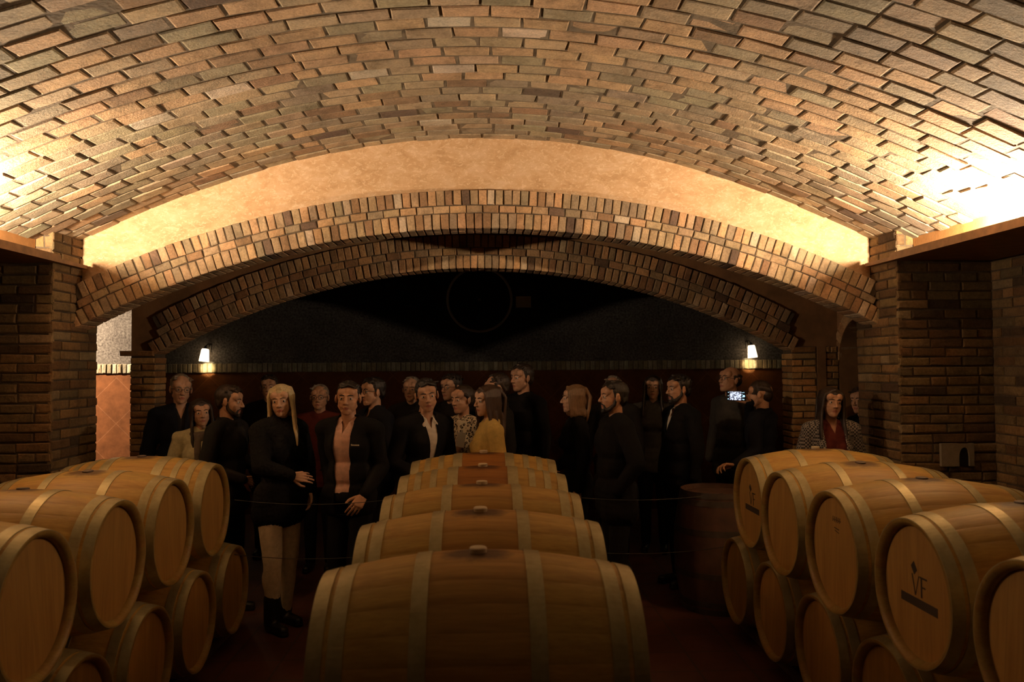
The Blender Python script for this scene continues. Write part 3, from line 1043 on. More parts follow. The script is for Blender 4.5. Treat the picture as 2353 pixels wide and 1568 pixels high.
def head_pieces(female=False, heavy=1.0):
    w = heavy; j = 0.93 if female else 1.0
    P = [sph((0, .015, .030), (.0765 * w, .097, .088)), sph((0, -.026, -.030), (.0625 * w, .066, .080)),
         sph((0, -.010, -.045), (.064 * w * j, .062, .060)),
         sph((0, -.064, -.097), (.024 * j, .022, .018)), sph((0, -.052, -.085), (.038 * j, .034, .026))]
    for s in (-1, 1):
        P.append(cap((s * .052 * w * j, -.010, -.052), (s * .020 * j, -.054, -.096), .0165, .015))
        P.append(sph((s * .035, -.056, -.024), (.022, .023, .021)))               # cheek
        P.append(cap((s * .012, -.081, .024), (s * .046, -.066, .022), .0115 if not female else .009, .009))   # brow
        P.append(cap((s * .018, -.0840, -.0022), (s * .044, -.0725, -.0038), .0055, .0045))   # lower lid
        P.append(cap((s * .018, -.0860, .0094), (s * .044, -.0750, .0086), .0055, .0045))    # upper lid
        P.append(sph((s * .0105, -.099, -.032), (.0085, .011, .0075)))             # nostril wing
        P.append(sph((s * .080 * w, .006, -.004), (.0085, .019, .031), Matrix.Rotation(s * .28, 3, 'Z') @ Matrix.Rotation(-.12, 3, 'X')))
        P.append(cap((s * .083 * w, .012, .020), (s * .084 * w, .016, -.012), .006, .006))
        P.append(sph((s * .034, -.050, .044), (.034, .034, .034)))
    P.append(cap((0, -.082, .016), (0, -.108, -.026), .0080, .0110 if not female else .0095))
    P.append(sph((0, -.108, -.030), (.012, .011, .009) if not female else (.0105, .0105, .008)))
    P.append(cap((-.018, -.0815, -.0605), (.018, -.0815, -.0605), .0058, .0058)); P.append(sph((0, -.0865, -.0600), (.012, .0055, .0045)))
    P.append(cap((-.013, -.0815, -.0705), (.013, -.0815, -.0705), .0066, .0066)); P.append(cap((0, -.070, -.066), (0, -.066, -.085), .020, .020))
    P.append(cap((0, -.074, -.048), (0, -.080, -.055), .012, .013))
    return P


HC = 1.640        # head centre of the 1.75 m figure; crown at HC + .118


def hair_pieces(style, seed=0):
    r = random.Random(seed)
    P = []
    if style in ('short', 'side', 'receding', 'curly'):
        f = {'short': 0, 'side': -.004, 'receding': .014, 'curly': -.002}[style]
        P.append(sph((0, .030 + f, .043), (.0835, .097, .088)))
        P.append(sph((0, .066, -.005), (.070, .050, .068)))
        for s in (-1, 1):
            P.append(cap((s * .071, -.018, .050), (s * .073, -.010, .004), .010, .006))
            P.append(cap((s * .070, .035, .03), (s * .064, .06, -.03), .012, .011))
        for k in range(34):
            a = r.uniform(-1.2, 1.2); y = r.uniform(-.045, .09)
            x = math.sin(a) * .072; z = .045 + math.cos(a) * .078 * math.sqrt(max(.1, 1 - (y / .13) ** 2))
            if style == 'receding' and y < -.01 and abs(a) < .8: continue
            P.append(cap((x, y, z), (x + r.uniform(-.02, .02) + (.02 if style == 'side' else 0), y - r.uniform(.0, .03), z + r.uniform(-.004, .005)), .010, .007))
        if style in ('short', 'side'):
            for k in range(9):
                x = -.05 + .0125 * k
                P.append(cap((x, -.035, .112 - abs(x) * .35), (x + .012, -.066, .100 - abs(x) * .4), .013, .009))
    elif style == 'crown':
        P.append(sph((0, .012, .036), (.0815, .098, .089)))
        P.append(sph((0, .062, -.004), (.073, .054, .066)))
        for s in (-1, 1):
            P.append(cap((s * .076, -.018, .050), (s * .077, -.010, .0), .010, .006))
            P.append(cap((s * .062, .02, .06), (s * .05, .085, .035), .026, .024))
    elif style == 'bald':
        P.append(sph((0, .062, .000), (.074, .052, .055)))
        for s in (-1, 1):
            P.append(cap((s * .073, .0, .030), (s * .070, .05, -.01), .014, .016))
            P.append(cap((s * .070, .03, .045), (s * .05, .078, .045), .014, .016))
            P.append(cap((s * .076, -.018, .032), (s * .077, -.012, .0), .008, .005))
    elif style in ('long', 'long_wavy', 'bob', 'long_dark'):
        P.append(sph((0, .020, .045), (.083, .0975, .083)))
        P.append(sph((0, .060, -.02), (.076, .060, .085)))
        for s in (-1, 1): P.append(cap((s * .006, -.055, .098), (s * .055, -.045, .068), .014, .015))
        end = {'long': -.36, 'long_wavy': -.43, 'bob': -.15, 'long_dark': -.30}[style]
        for s in (-1, 1):
            for k in range(13):
                t = k / 12
                y0 = -.066 + t * .13
                top = V(s * .006, y0 + .01, .118 - .05 * (abs(y0 - .02) / .09) ** 2)
                y1 = -.052 + t * .12
                mid = V(s * (.076 + .012 * math.sin(PI * t)), y1, .035)
                low = V(s * (.086 - .016 * t), y1 + .008, -.07)
                wv = (lambda q: .012 * math.sin(q * 7 + k)) if style == 'long_wavy' else (lambda q: .003 * math.sin(q * 5 + k))
                pts = [top, (top + mid) / 2 + V(s * .024, 0, .012), mid, low]
                rs = [.010, .013, .014, .013]
                if end < -.1:
                    e = end * r.uniform(.86, 1.02)
                    if style == 'bob': e = end * r.uniform(.9, 1.0)
                    n = 4
                    for q in range(1, n + 1):
                        u = q / n
                        z = -.07 + (e + .07) * u
                        fwd = (-.045 if (style in ('long', 'long_dark') and t < .5) else .010) * u
                        out = .010 * u if z > -.2 else .012
                        pts.append(V(s * (.086 - .016 * t + out) + wv(q), y1 + .008 + fwd + wv(q + 2), z))
                        rs.append(.0125 - .006 * u * (q == n))
                P += chain(pts, rs, nu=8)
        for k in range(9):      # back of the head
            x = -.06 + .015 * k
            pts = [V(x * .6, .09, .09), V(x, .128, .02), V(x * 1.05, .118, -.08)]
            n = 3
            for q in range(1, n + 1):
                u = q / n; pts.append(V(x * 1.1 + .004 * math.sin(q * 5 + k), .112 - .01 * u, -.08 + (end + .05) * u))
            P += chain(pts, [.018, .018, .017, .016, .015, .009], nu=8)
    elif style == 'tied':
        P.append(sph((0, .028, .041), (.0835, .099, .088)))
        P.append(sph((0, .062, -.005), (.070, .052, .070)))
        P.append(sph((0, .130, .045), (.036, .034, .036)))
        for s in (-1, 1): P.append(cap((s * .074, -.03, .045), (s * .074, .02, .01), .012, .012))
    return P


def hand_pieces(w, d, up, side, curl=0.35, spread=0.06, scale=1.0, point=False):
    """w wrist, d direction of the fingers, up = back of the hand, side = +1 thumb on (d x up) side"""
    d = Vector(d).normalized(); up = Vector(up); up = (up - d * up.dot(d)).normalized()
    sd = d.cross(up) * side                         # towards the thumb
    w = Vector(w); S_ = scale; P = []
    P.append(cap(w - d * .03, w + d * .02 * S_, .024 * S_, .026 * S_, flat=.72, fdir=up))
    offs = [(.030, .088, .0085, (.042, .026, .021)), (.010, .092, .0088, (.046, .029, .022)), (-.010, .088, .0084, (.043, .027, .021)), (-.029, .080, .0074, (.034, .021, .018))]
    for i, (o, kl, r, ph) in enumerate(offs):
        k0 = w + d * .018 * S_ + sd * o * .55 * S_
        k1 = w + d * kl * S_ + sd * o * S_
        P.append(cap(k0, k1, .016 * S_, .0125 * S_, flat=.85, fdir=up, nu=10))
        ang = 0; p = k1
        cu = curl * (1 + .12 * i)
        if point and i == 0: cu = .08
        if point and i > 0: cu = curl + .45
        for j_, l in enumerate(ph):
            ang += cu * (1.0, 1.25, .8)[j_]
            dd = (d * math.cos(ang) - up * math.sin(ang) + sd * spread * (1.5 - i) * (1 if j_ == 0 else .4)).normalized()
            q = p + dd * l * S_
            P.append(cap(p, q, r * (1, .95, .88)[j_] * S_, r * (.95, .88, .74)[j_] * S_, nu=8))
            p = q
    t0 = w + d * .022 * S_ + sd * .020 * S_ - up * .006 * S_
    t1 = w + d * .052 * S_ + sd * .046 * S_ - up * .014 * S_
    t2 = t1 + (d * .8 + sd * .55 - up * .25).normalized() * .034 * S_
    t3 = t2 + (d * .95 + sd * .15 - up * .3).normalized() * .026 * S_
    P += chain([t0, t1, t2, t3], [.0165 * S_, .0135 * S_, .0105 * S_, .0085 * S_], nu=8)
    return P


ARM = {   # elbow, wrist, finger direction, back of hand   (for the side s = +1; x is mirrored)
    'down': ((.245, .02, 1.165), (.262, -.035, .915), (.02, -.12, -1), (1, 0, 0)),
    'clasp': ((.250, .04, 1.150), (.085, -.175, 1.045), (-1, -.25, -.25), (0, -1, .2)),
    'bent': ((.255, .03, 1.150), (.215, -.215, 1.100), (-.2, -1, .05), (.5, 0, 1)),
    'pocket': ((.285, .06, 1.165), (.215, -.06, .965), (-.2, -.2, -1), (1, 0, 0)),
}


def person(loc, rz, h, label, head=(0, 0, 0), hair='short', haircol='black', skin='tan', female=False, heavy=1.0, top='jacket',
           topcol='black', shirt=None, open_=0.0, opendeep=1.02, legs='black', shoes='leather', arms=('down', 'down'), hem=.80, glasses=False,
           beard=False, lean=(0, 0), scarf=None, seed=1, hands=True, boots=False, step=0.0, curl=.4, collar=True, point=False, fur=False, neckbare=0.0, smile=False):
    k = h / 1.758
    fs_ = 0.90 if female else 1.0
    yaw, pitch, roll = [math.radians(a) for a in head]
    root_m = Matrix.Translation(loc) @ Matrix.Rotation(math.radians(rz), 4, 'Z') @ Matrix.Scale(k, 4)
    # bend of the trunk (lean x = sideways, y = forward) applied above the hips
    lx, ly = lean

    def bend(p):
        t = max(0.0, p[2] - .95)
        return V(p[0] + lx * t, p[1] - ly * t, p[2])
    NK = bend((0, .012, 1.50))
    HM = Matrix.Translation(bend((0, -.012, HC))) @ Matrix.Rotation(yaw, 4, 'Z') @ Matrix.Rotation(pitch, 4, 'X') @ Matrix.Rotation(roll, 4, 'Y')
    shw = .172 * fs_ * (1 + (heavy - 1) * .5)
    bw = (heavy - 1) * .35 + 1

    def torso(e, sleeve=0.0, hemz=None, soft=False):
        P = []
        P.append(sph(bend((0, .005, .97)), (.158 * bw + e, .108 * bw + e, .11 + e)))
        P.append(sph(bend((0, .0, 1.12)), (.136 * bw * (.92 if female else 1) + e, .100 * bw + e, .14 + e)))
        P.append(sph(bend((0, -.002, 1.30)), (.150 * fs_ * bw + e, .108 * bw + e, .16 + e)))
        P.append(cap(bend((-.085 * fs_, .010, 1.395)), bend((.085 * fs_, .010, 1.395)), .072 + e, .072 + e, flat=1.05, fdir=(0, 1, 0)))
        for s in (-1, 1):
            P.append(cap(bend((s * .03, .014, 1.465)), bend((s * shw, .012, 1.425)), .042 + e, .046 + e))
            if female: P.append(sph(bend((s * .065, -.085, 1.275)), (.056 + e, .036 + e, .052 + e)))
            P.append(sph(bend((s * .075, .02, .93)), (.085 + e, .10 + e, .095 + e)))
        return P

    def leg_pieces(e, z1=.05):
        P = []
        for s in (-1, 1):
            dy = step * s
            hip = bend((s * .085, .01, .93)); kn = V(s * .088 + lx * .02, -.012 + dy * .5, .505); an = V(s * .090, .015 + dy, .09)
            P.append(cap(hip, kn, .082 + e, .055 + e * .9)); P.append(cap(kn, an, .052 + e * .9, .036 + e * .8))
            P.append(sph((s * .09, .028 + dy * .8, .36), (.050 + e * .7, .052 + e * .7, .11)))
        return P
    A = []
    for s, nm in ((1, arms[0]), (-1, arms[1])):
        if isinstance(nm, str): el, wr, fd, ub = ARM[nm]
        else: el, wr, fd, ub = nm
        if isinstance(nm, str):
            el, wr = bend((s * el[0] * (fs_ * .5 + .5), el[1], el[2])), bend((s * wr[0], wr[1], wr[2]))
            fd = V(s * fd[0], fd[1], fd[2]); ub = V(s * ub[0], ub[1], ub[2])
        else:
            el, wr, fd, ub = Vector(el), Vector(wr), Vector(fd), Vector(ub)
        A.append((s, bend((s * (shw + .012), .012, 1.42)), el, wr, fd, ub))

    # ---- one continuous body
    body = torso(0)
    body += leg_pieces(0)
    for s in (-1, 1):
        dy = step * s
        body.append(cap((s * .090, .045 + dy, .045), (s * .098, -.125 + dy, .035), .036, .030, flat=.8, fdir=(0, 0, 1)))
    for s, sh, el, wr, fd, ub in A:
        body.append(cap(sh, el, .048 * (.9 if female else 1), .037)); body.append(cap(el, wr, .038, .025))
    body.append(cap(NK - V(0, 0, .06), HM @ V(0, .02, -.06), .056 if not female else .047, .052 if not female else .045))
    low = remesh(body, .0125, 2)
    hp = xf(head_pieces(female, 1 + (heavy - 1) * .5), HM)
    hp.append(cap(NK - V(0, 0, .03), HM @ V(0, .022, -.075), .054 if not female else .046, .051 if not female else .044))
    hv, hf = remesh(hp, .0038, 4, .5)
    parts = [low, (hv, hf)]
    if hands:
        for s, sh, el, wr, fd, ub in A:
            parts.append(remesh(hand_pieces(wr, fd, ub, -s if Vector(fd).cross(Vector(ub)).y * s > 0 else s, curl=curl, scale=.93 if female else 1.0, point=point), .0036, 1, .4))
    v, f = join(parts)
    # lips
    inv_ = np.array(HM.inverted())
    cen = v[f].mean(axis=1); hc = cen @ inv_[:3, :3].T + inv_[:3, 3]
    lip = (np.abs(hc[:, 0]) < .0245) & (hc[:, 2] < -.0535) & (hc[:, 2] > -.0785) & (hc[:, 1] < -.0815)
    lip &= (np.abs(hc[:, 2] + .0655) < .0098 * (1 - (np.abs(hc[:, 0]) / .0240) ** 2) + .0005)
    me = mesh_of('person', v, f, [SKIN[skin], LIP], lip.astype(np.int32))
    root = bpy.data.objects.new('person', me); COL.objects.link(root); root.matrix_world = root_m
    setprops(root, label, 'person')

    def child(name, v, f, mt, midx=None, smooth=True):
        o = bpy.data.objects.new(name, mesh_of(name, v, f, mt, midx, smooth)); COL.objects.link(o); o.parent = root
        return o
    # ---- eyes, brows
    for s in (-1, 1):
        ev, ef = sph((s * .0315, -.0735, .0035), .0128, nu=28, nv=18)
        ev = [HM @ p for p in ev]
        ef = [q if len(q) == 4 else q + (q[-1],) for q in ef]
        ctr = np.array([(HM.inverted() @ ((ev[q[0]] + ev[q[2]]) / 2))[:] for q in ef])
        ir = (np.hypot(ctr[:, 0] - s * .0315, ctr[:, 2] - .0035) < .0066) & (ctr[:, 1] < -.08)
        mb_ = bpy.data.meshes.new('eye'); mb_.from_pydata([tuple(p) for p in ev], [], [q if q[2] != q[3] else q[:3] for q in ef])
        for mm in (EYEW, EYED): mb_.materials.append(mm)
        mb_.polygons.foreach_set('material_index', ir.astype(np.int32)); mb_.polygons.foreach_set('use_smooth', [True] * len(ef))
        link('eye', mb_, root)
        bp = xf(chain([V(s * .014, -.0905, .0245), V(s * .030, -.0885, .0300), V(s * .050, -.0745, .0245)], [.0035, .0038, .0022], nu=8), HM)
        vv, ff = remesh(bp, .0022, 1)
        child('eyebrow', vv, ff, HAIR['light_brown' if haircol == 'blonde' else haircol])
    # ---- hair
    if hair:
        vv, ff = remesh(xf(hair_pieces(hair, seed), HM), .0050, 2, .5)
        child('hair', vv, ff, HAIR[haircol])
    if beard:
        bp = []
        for s in (-1, 1):
            bp += chain([V(s * .069, -.004, -.018), V(s * .064, -.012, -.052), V(s * .046, -.046, -.088), V(0, -.074, -.106)], [.011, .014, .018, .020], nu=8)
            bp.append(cap((0, -.0905, -.0495), (s * .027, -.080, -.060), .0065, .006))
            bp.append(cap((s * .027, -.080, -.060), (s * .028, -.072, -.088), .007, .012))
        bp.append(sph((0, -.078, -.092), (.018, .012, .012)))
        vv, ff = remesh(xf(bp, HM), .0048, 1)
        child('beard', vv, ff, HAIR[haircol])
    if glasses:
        gp = []
        for s in (-1, 1):
            ring = [V(s * .033 + .025 * math.cos(t), -.1005 + .004 * abs(math.cos(t)), .003 + .019 * math.sin(t)) for t in np.linspace(0, 2 * PI, 17)]
            gp += chain(ring, [.0018] * 17, nu=6)
            gp += chain([V(s * .058, -.096, .009), V(s * .082, -.05, .009), V(s * .085, .01, .012)], [.002, .0018, .0018], nu=6)
        gp += chain([V(-.009, -.102, .007), V(.009, -.102, .007)], [.0018, .0018], nu=6)
        vs = []; ffs = []
        for a_, b_ in xf(gp, HM):
            n0 = len(vs); vs += a_; ffs += [tuple(n0 + i for i in q) for q in b_]
        gm = bpy.data.meshes.new('glasses'); gm.from_pydata([tuple(p) for p in vs], [], ffs); gm.materials.append(M['frame'])
        link('glasses', gm, root)
    # ---- trousers, shoes
    tp = leg_pieces(.016) + [sph(bend((0, .005, .96)), (.172 * bw, .122 * bw, .10))]
    for s in (-1, 1): tp.append(sph(bend((s * .075, .022, .92)), (.098, .112, .10)))
    vv, ff = remesh(tp, .0115, 3); vv = wrinkle(vv, ff, .0035, seed + 5)
    child('trousers', vv, ff, C[legs])
    for s in (-1, 1):
        dy = step * s
        sp_ = [cap((s * .090, .050 + dy, .050), (s * .099, -.135 + dy, .040), .043, .036, flat=.85, fdir=(0, 0, 1)), cap((s * .090, .05 + dy, .02), (s * .10, -.14 + dy, .016), .036, .036, flat=.42, fdir=(0, 0, 1)),
               cap((s * .090, .022 + dy, .08), (s * .090, .018 + dy, .235 if boots else .10), .056 if boots else .046, .060 if boots else .044)]
        vv, ff = remesh(sp_, .0075, 2); vv[:, 2] = np.maximum(vv[:, 2], .002)
        child('boot' if boots else 'shoe', vv, ff, C[shoes])
    # ---- shirt and upper garment
    sleeve_e = .020

    def garment(e, es, hemz, wr_back=.012, coll=True):
        P = torso(e)
        for s, sh, el, wr, fd, ub in A:
            d = (wr - el).normalized()
            P.append(cap(sh, el, .050 + es, .042 + es)); P.append(cap(el, wr - d * wr_back, .043 + es, .028 + es * .9))
            P.append(sph(sh, (.056 + es * .8, .058 + es * .8, .055 + es * .8)))
        if hemz < .93:
            n = 3
            zz = np.linspace(.95, hemz, n)
            for i in range(n - 1):
                t = i / (n - 1)
                P.append(cap(bend((-.075, .008, zz[i])), bend((.075, .008, zz[i])), .10 + e, .10 + e, flat=1.08, fdir=(0, 1, 0)))
                P.append(cap(bend((-.075, .008, zz[i + 1] + .06)), bend((.075, .008, zz[i + 1] + .06)), .104 + e, .104 + e, flat=1.06, fdir=(0, 1, 0)))
        if coll:
            for q in range(14):
                a0, a1 = [PI * .5 + (u - .5) * 2 * PI * (.80 if open_ else 1.0) for u in (q / 14, (q + 1) / 14)]
                def rp(a):
                    fr = (1 - math.sin(a)) / 2
                    return NK + V(math.cos(a) * (.066 + e * .5), math.sin(a) * (.062 + e * .4) - .006, .012 - .035 * fr - (.018 if female else 0))
                P.append(cap(rp(a0), rp(a1), .013 + e * .25, .013 + e * .25, nu=8))
                P.append(cap(rp(a0) - V(0, 0, .02), rp(a1) - V(0, 0, .02), .015 + e * .3, .015 + e * .3, nu=8))
        return P
    if shirt:
        P = torso(.010)
        for q in range(12):
            a0, a1 = [PI * .5 + (u - .5) * 2 * PI * .90 for u in (q / 12, (q + 1) / 12)]
            rp = lambda a: NK + V(math.cos(a) * .062, math.sin(a) * .060 - .008, .012 - .045 * (1 - math.sin(a)) / 2)
            P.append(cap(rp(a0), rp(a1), .009, .009, nu=8)); P.append(cap(rp(a0) - V(0, 0, .018), rp(a1) - V(0, 0, .018), .012, .012, nu=8))
        for s in (-1, 1):
            P.append(cap(NK + V(s * .03, -.062, -.030), NK + V(s * .058, -.088, -.072), .011, .007))
        vv, ff = remesh(P, .0085, 2); vv = wrinkle(vv, ff, .003, seed + 9)
        cz = vv[ff].mean(axis=1)
        ff = ff[cz[:, 2] > .985]
        vv, ff = cut(vv, ff, lambda c: (c[:, 0] - lx * (c[:, 2] - .95), np.maximum(0, (c[:, 2] - 1.40) * .38)), lambda c: (c[:, 1] < -.02) & (c[:, 2] < 1.53))
        child('shirt', vv, ff, C[shirt])
    e = {'jacket': .024, 'sweater': .016, 'coat': .032}[top]
    vv, ff = remesh(garment(e, .016 if top != 'coat' else .024, hem, coll=collar), .0100, 3)
    vv = wrinkle(vv, ff, .005 if top != 'coat' else .007, seed)
    if fur:
        rs = np.random.RandomState(seed); vv = vv + rs.normal(size=vv.shape) * .0022
    if open_:
        def hf_(c):
            t = np.clip((c[:, 2] - opendeep) / (1.50 - opendeep), 0, 1)
            return c[:, 0] - lx * (c[:, 2] - .95), (open_ * t ** .8 if opendeep > .95 else open_ * (.75 + .25 * t))
        vv, ff = cut(vv, ff, hf_, lambda c: (c[:, 1] + ly * (c[:, 2] - .95) < .0) & (c[:, 2] > opendeep - .01) & (c[:, 2] < 1.56))
    jo = child('sweater' if top == 'sweater' else ('coat' if top == 'coat' else 'jacket'), vv, ff, C[topcol])
    if open_:
        md = jo.modifiers.new('thickness', 'SOLIDIFY'); md.thickness = .006; md.offset = -1
    if scarf:
        sp_ = []
        for q in range(18):
            a0, a1 = 2 * PI * q / 18, 2 * PI * (q + 1) / 18
            rp = lambda a, dz=0: NK + V(math.cos(a) * .080, math.sin(a) * .078 - .012, -.018 - .03 * (1 - math.sin(a)) / 2 + dz + .006 * math.sin(3 * a))
            sp_.append(cap(rp(a0), rp(a1), .027, .027, nu=8)); sp_.append(cap(rp(a0, -.035), rp(a1, -.035), .026, .026, nu=8))
        for s in (-1, 1):
            sp_ += chain([NK + V(s * .035, -.10, -.06), NK + V(s * .045, -.145, -.20), NK + V(s * .05, -.14, -.34)], [.028, .030, .028], nu=8, flat=.5, fdir=(0, 1, 0))
        vv, ff = remesh(sp_, .0075, 2); vv = wrinkle(vv, ff, .004, seed + 3)
        child('scarf', vv, ff, C[scarf])
    root['_neck'] = 0
    del root['_neck']
    return root, (lambda p: root_m @ bend(p)), HM


def gl(root_loc, rz, h, p):
    """world point -> local point of a figure"""
    k = h / 1.758
    return (Matrix.Translation(root_loc) @ Matrix.Rotation(math.radians(rz), 4, 'Z') @ Matrix.Scale(k, 4)).inverted() @ Vector(p)


def warm(root_loc, rz, h, elbow, wrist, fdir, back):
    """arm given in world coordinates"""
    q = Matrix.Rotation(math.radians(-rz), 3, 'Z')
    return (gl(root_loc, rz, h, elbow), gl(root_loc, rz, h, wrist), q @ Vector(fdir), q @ Vector(back))


PEOPLE = []
# --- left group
person((-2.62, 7.00, 0), 22, 1.84, 'tall older person with grey hair and glasses beside the left brick column, dark coat', head=(8, 4, 3), hair='receding', haircol='grey', skin='mid',
       glasses=True, top='coat', topcol='navy', shirt='charcoal', open_=.04, opendeep=1.1, arms=('pocket', 'down'), seed=11)
person((-2.31, 6.60, 0), 28, 1.645, 'short dark-haired person in a cream cardigan and brown scarf, far left of the group', head=(0, 0, -4), hair='long_dark', haircol='dark_brown', skin='mid', female=True,
       top='sweater', topcol='cream', scarf='scarf', arms=('clasp', 'clasp'), legs='charcoal', seed=12)
L3 = (-1.99, 6.30, 0)
person(L3, 78, 1.755, 'person in a dark jacket turned right with one hand out, left of the blonde person', head=(8, 6, 0), hair='short', haircol='dark_brown', skin='tan', beard=True,
       arms=(warm(L3, 78, 1.755, (-1.93, 6.06, 1.19), (-1.80, 5.97, 1.165), (-.8, -.3, .1), (0, -1, .3)) if False else 'bent', 'clasp'), topcol='charcoal', seed=13, heavy=1.05)
person((-2.18, 8.20, 0), 5, 1.82, 'tall shadowed person at the back, seen over the blonde person\'s left side', hair='short', haircol='dark_brown', topcol='black', seed=14, hands=False)
# blonde
B5 = (-1.50, 5.94, 0)
person(B5, 48, 1.77, 'blonde long-haired person in a black fur-edged coat, beige trousers and black boots', head=(-44, 2, -5), hair='long', haircol='blonde', skin='fair', female=True,
       top='coat', topcol='black', hem=.79, legs='beige', boots=True, lean=(0.02, -.03), collar=True, curl=.35, step=.055,
       arms=('pocket', warm(B5, 48, 1.77, (-1.56, 5.66, 1.20), (-1.36, 5.68, 1.135), (.9, .0, -.05), (0, -1, .35))), seed=15, fur=True)
person((-1.55, 7.60, 0), 0, 1.728, 'shadowed person in glasses and a dark red top between the blonde and the pink shirt', hair='receding', haircol='grey', skin='tan', glasses=True,
       top='sweater', topcol='red', seed=16, hands=False, heavy=1.1)
B7 = (-.985, 5.86, 0)
P7, W7, H7 = person(B7, -16, 1.79, 'smiling person in a pale pink shirt under an open black jacket', head=(16, 1, 2), hair='short', haircol='black', skin='tan', shirt='pink', open_=.070, opendeep=.84,
                    topcol='black', arms=(warm(B7, -16, 1.79, (-.75, 5.86, 1.17), (-.84, 5.62, 1.00), (-.35, -.5, -.5), (.3, -.8, .3)), warm(B7, -16, 1.79, (-1.165, 6.04, 1.17), (-1.13, 5.96, .93), (.05, -.1, -1), (-1, 0, 0))), heavy=1.12, seed=17, hem=.84)
mb = MB()
for i in range(6):
    mb.box((.088 + i * .0105, -.1525, 1.318), (.0955 + i * .0105, -.1475, 1.327 + (.003 if i == 0 else 0)))
mb.build('embroidered_logo', [M['white_thread']], P7)
person((-.96, 7.00, 0), -52, 1.80, 'person in glasses and a dark jacket looking left, right of the pink shirt', hair='short', haircol='black', skin='mid', glasses=True, shirt='charcoal', open_=.05, opendeep=1.2,
       topcol='navy', seed=18, hands=False)
person((-.72, 8.00, 0), -10, 1.79, 'barely visible person in the dark at the very back, left of the white shirt', hair='receding', haircol='grey', skin='mid', seed=19, hands=False, topcol='charcoal')
P10, W10, H10 = person((-.46, 6.08, 0), 36, 1.80, 'dark-haired person in a black blazer over an open white shirt, head tilted', head=(-26, 6, -6), hair='side', haircol='black', skin='tan', shirt='white', open_=.055, opendeep=1.06,
                       topcol='black', arms=('clasp', 'clasp'), seed=20, lean=(.02, .02))
person((-.30, 7.48, 0), -40, 1.82, 'shadowed person in glasses behind the leopard print scarf wearer', hair='side', haircol='dark_brown', skin='mid', glasses=True, seed=21, hands=False, topcol='charcoal')
B12 = (-.175, 6.68, 0)
P12, W12, H12 = person(B12, -38, 1.735, 'dark-haired person in a leopard print top, looking left', head=(-6, 2, 0), hair='tied', haircol='dark_brown', skin='tan', female=True, top='sweater', topcol='leopard',
                       scarf='leopard', seed=22, arms=('down', warm(B12, -38, 1.735, (-.345, 6.56, 1.13), (-.235, 6.43, 1.20), (.35, -.1, .85), (-.3, -1, .1))))
P13, W13, H13 = person((.035, 6.12, 0), -78, 1.750, 'long brown-haired person in a mustard yellow sweater, face turned left', head=(20, 2, 2), heavy=1.1, hair='long_wavy', haircol='brown', skin='fair', female=True,
                       top='sweater', topcol='mustard', seed=23, arms=('clasp', 'down'), legs='black', hem=.88)
person((.12, 7.05, 0), -72, 1.82, 'grey-haired person in glasses facing left with lowered head, behind the mustard sweater', head=(0, 14, 0), hair='receding', haircol='dark_brown', skin='mid', glasses=True,
       topcol='charcoal', seed=24, hands=False, shirt='white', open_=.03, opendeep=1.3)
person((.365, 7.50, 0), -48, 1.91, 'tallest person of the group, short dark hair, black jacket, looking left', head=(-4, 0, 0), hair='short', haircol='dark_brown', skin='tan', topcol='black', seed=25, hands=False)
# --- right group
person((.76, 6.62, 0), -86, 1.735, 'person with light brown shoulder-length hair seen in left profile', head=(0, -2, 0), hair='bob', haircol='light_brown', skin='fair', female=True, top='sweater', topcol='black', seed=26, arms=('down', 'clasp'))
person((.99, 6.02, 0), -80, 1.773, 'bearded dark-haired person in a black coat seen in left profile', head=(2, -2, 0), hair='short', haircol='black', skin='tan', beard=True, top='coat', topcol='black', seed=27, heavy=1.1, hem=.75,
       arms=('pocket', 'pocket'), hands=False)
person((1.27, 7.80, 0), -20, 1.785, 'shadowed person far back, just right of the bearded left profile', hair='receding', haircol='grey', skin='mid', seed=28, hands=False, topcol='charcoal')
person((1.74, 8.15, 0), -15, 1.785, 'shadowed person at the back left of the white collar', hair='long_dark', haircol='dark_brown', female=True, skin='mid', seed=29, hands=False, topcol='grey_wool', top='sweater')
person((1.70, 6.88, 0), -74, 1.805, 'bearded person with a white shirt collar under a dark coat, facing left', head=(2, 0, 0), hair='side', haircol='black', skin='tan', beard=True, shirt='white', open_=.045, opendeep=1.24, topcol='black', seed=30, heavy=1.05, hands=False)
person((2.34, 7.48, 0), -66, 1.875, 'tall balding person in glasses and a grey jacket looking left under the right lamp', head=(0, -10, 0), hair='bald', haircol='dark_brown', skin='tan', glasses=True, topcol='grey_wool', seed=31, hands=False)
# person taking a picture
B23 = (2.38, 6.78, 0)
person(B23, -128, 1.755, 'balding person in a dark jacket seen from behind, holding up a phone', head=(14, 4, 0), hair='crown', haircol='dark_brown', skin='tan', topcol='navy', seed=32, heavy=1.1, curl=.5,
       arms=(warm(B23, -128, 1.755, (2.24, 6.53, 1.17), (2.02, 6.40, 1.08), (-1, -.12, .10), (-.1, .3, .9)), warm(B23, -128, 1.755, (2.34, 6.96, 1.27), (2.235, 6.64, 1.575), (-.75, -.15, .7), (.6, .6, .5))))
person((2.70, 6.12, 0), -8, 1.71, 'smiling dark long-haired person in a checked jacket over a red top, behind the right barrels', head=(6, 0, 4), hair='long_dark', haircol='dark_brown', skin='tan', female=True, shirt='red', open_=.085, opendeep=.9,
       topcol='checked', seed=33, arms=('clasp', 'clasp'), hem=.85)
person((3.335, 6.93, 0), -80, 1.68, 'person half hidden behind the right brick pier, only the face edge showing', head=(20, 0, 0), hair='short', haircol='dark_brown', skin='tan', female=True, topcol='black', seed=34, hands=False)

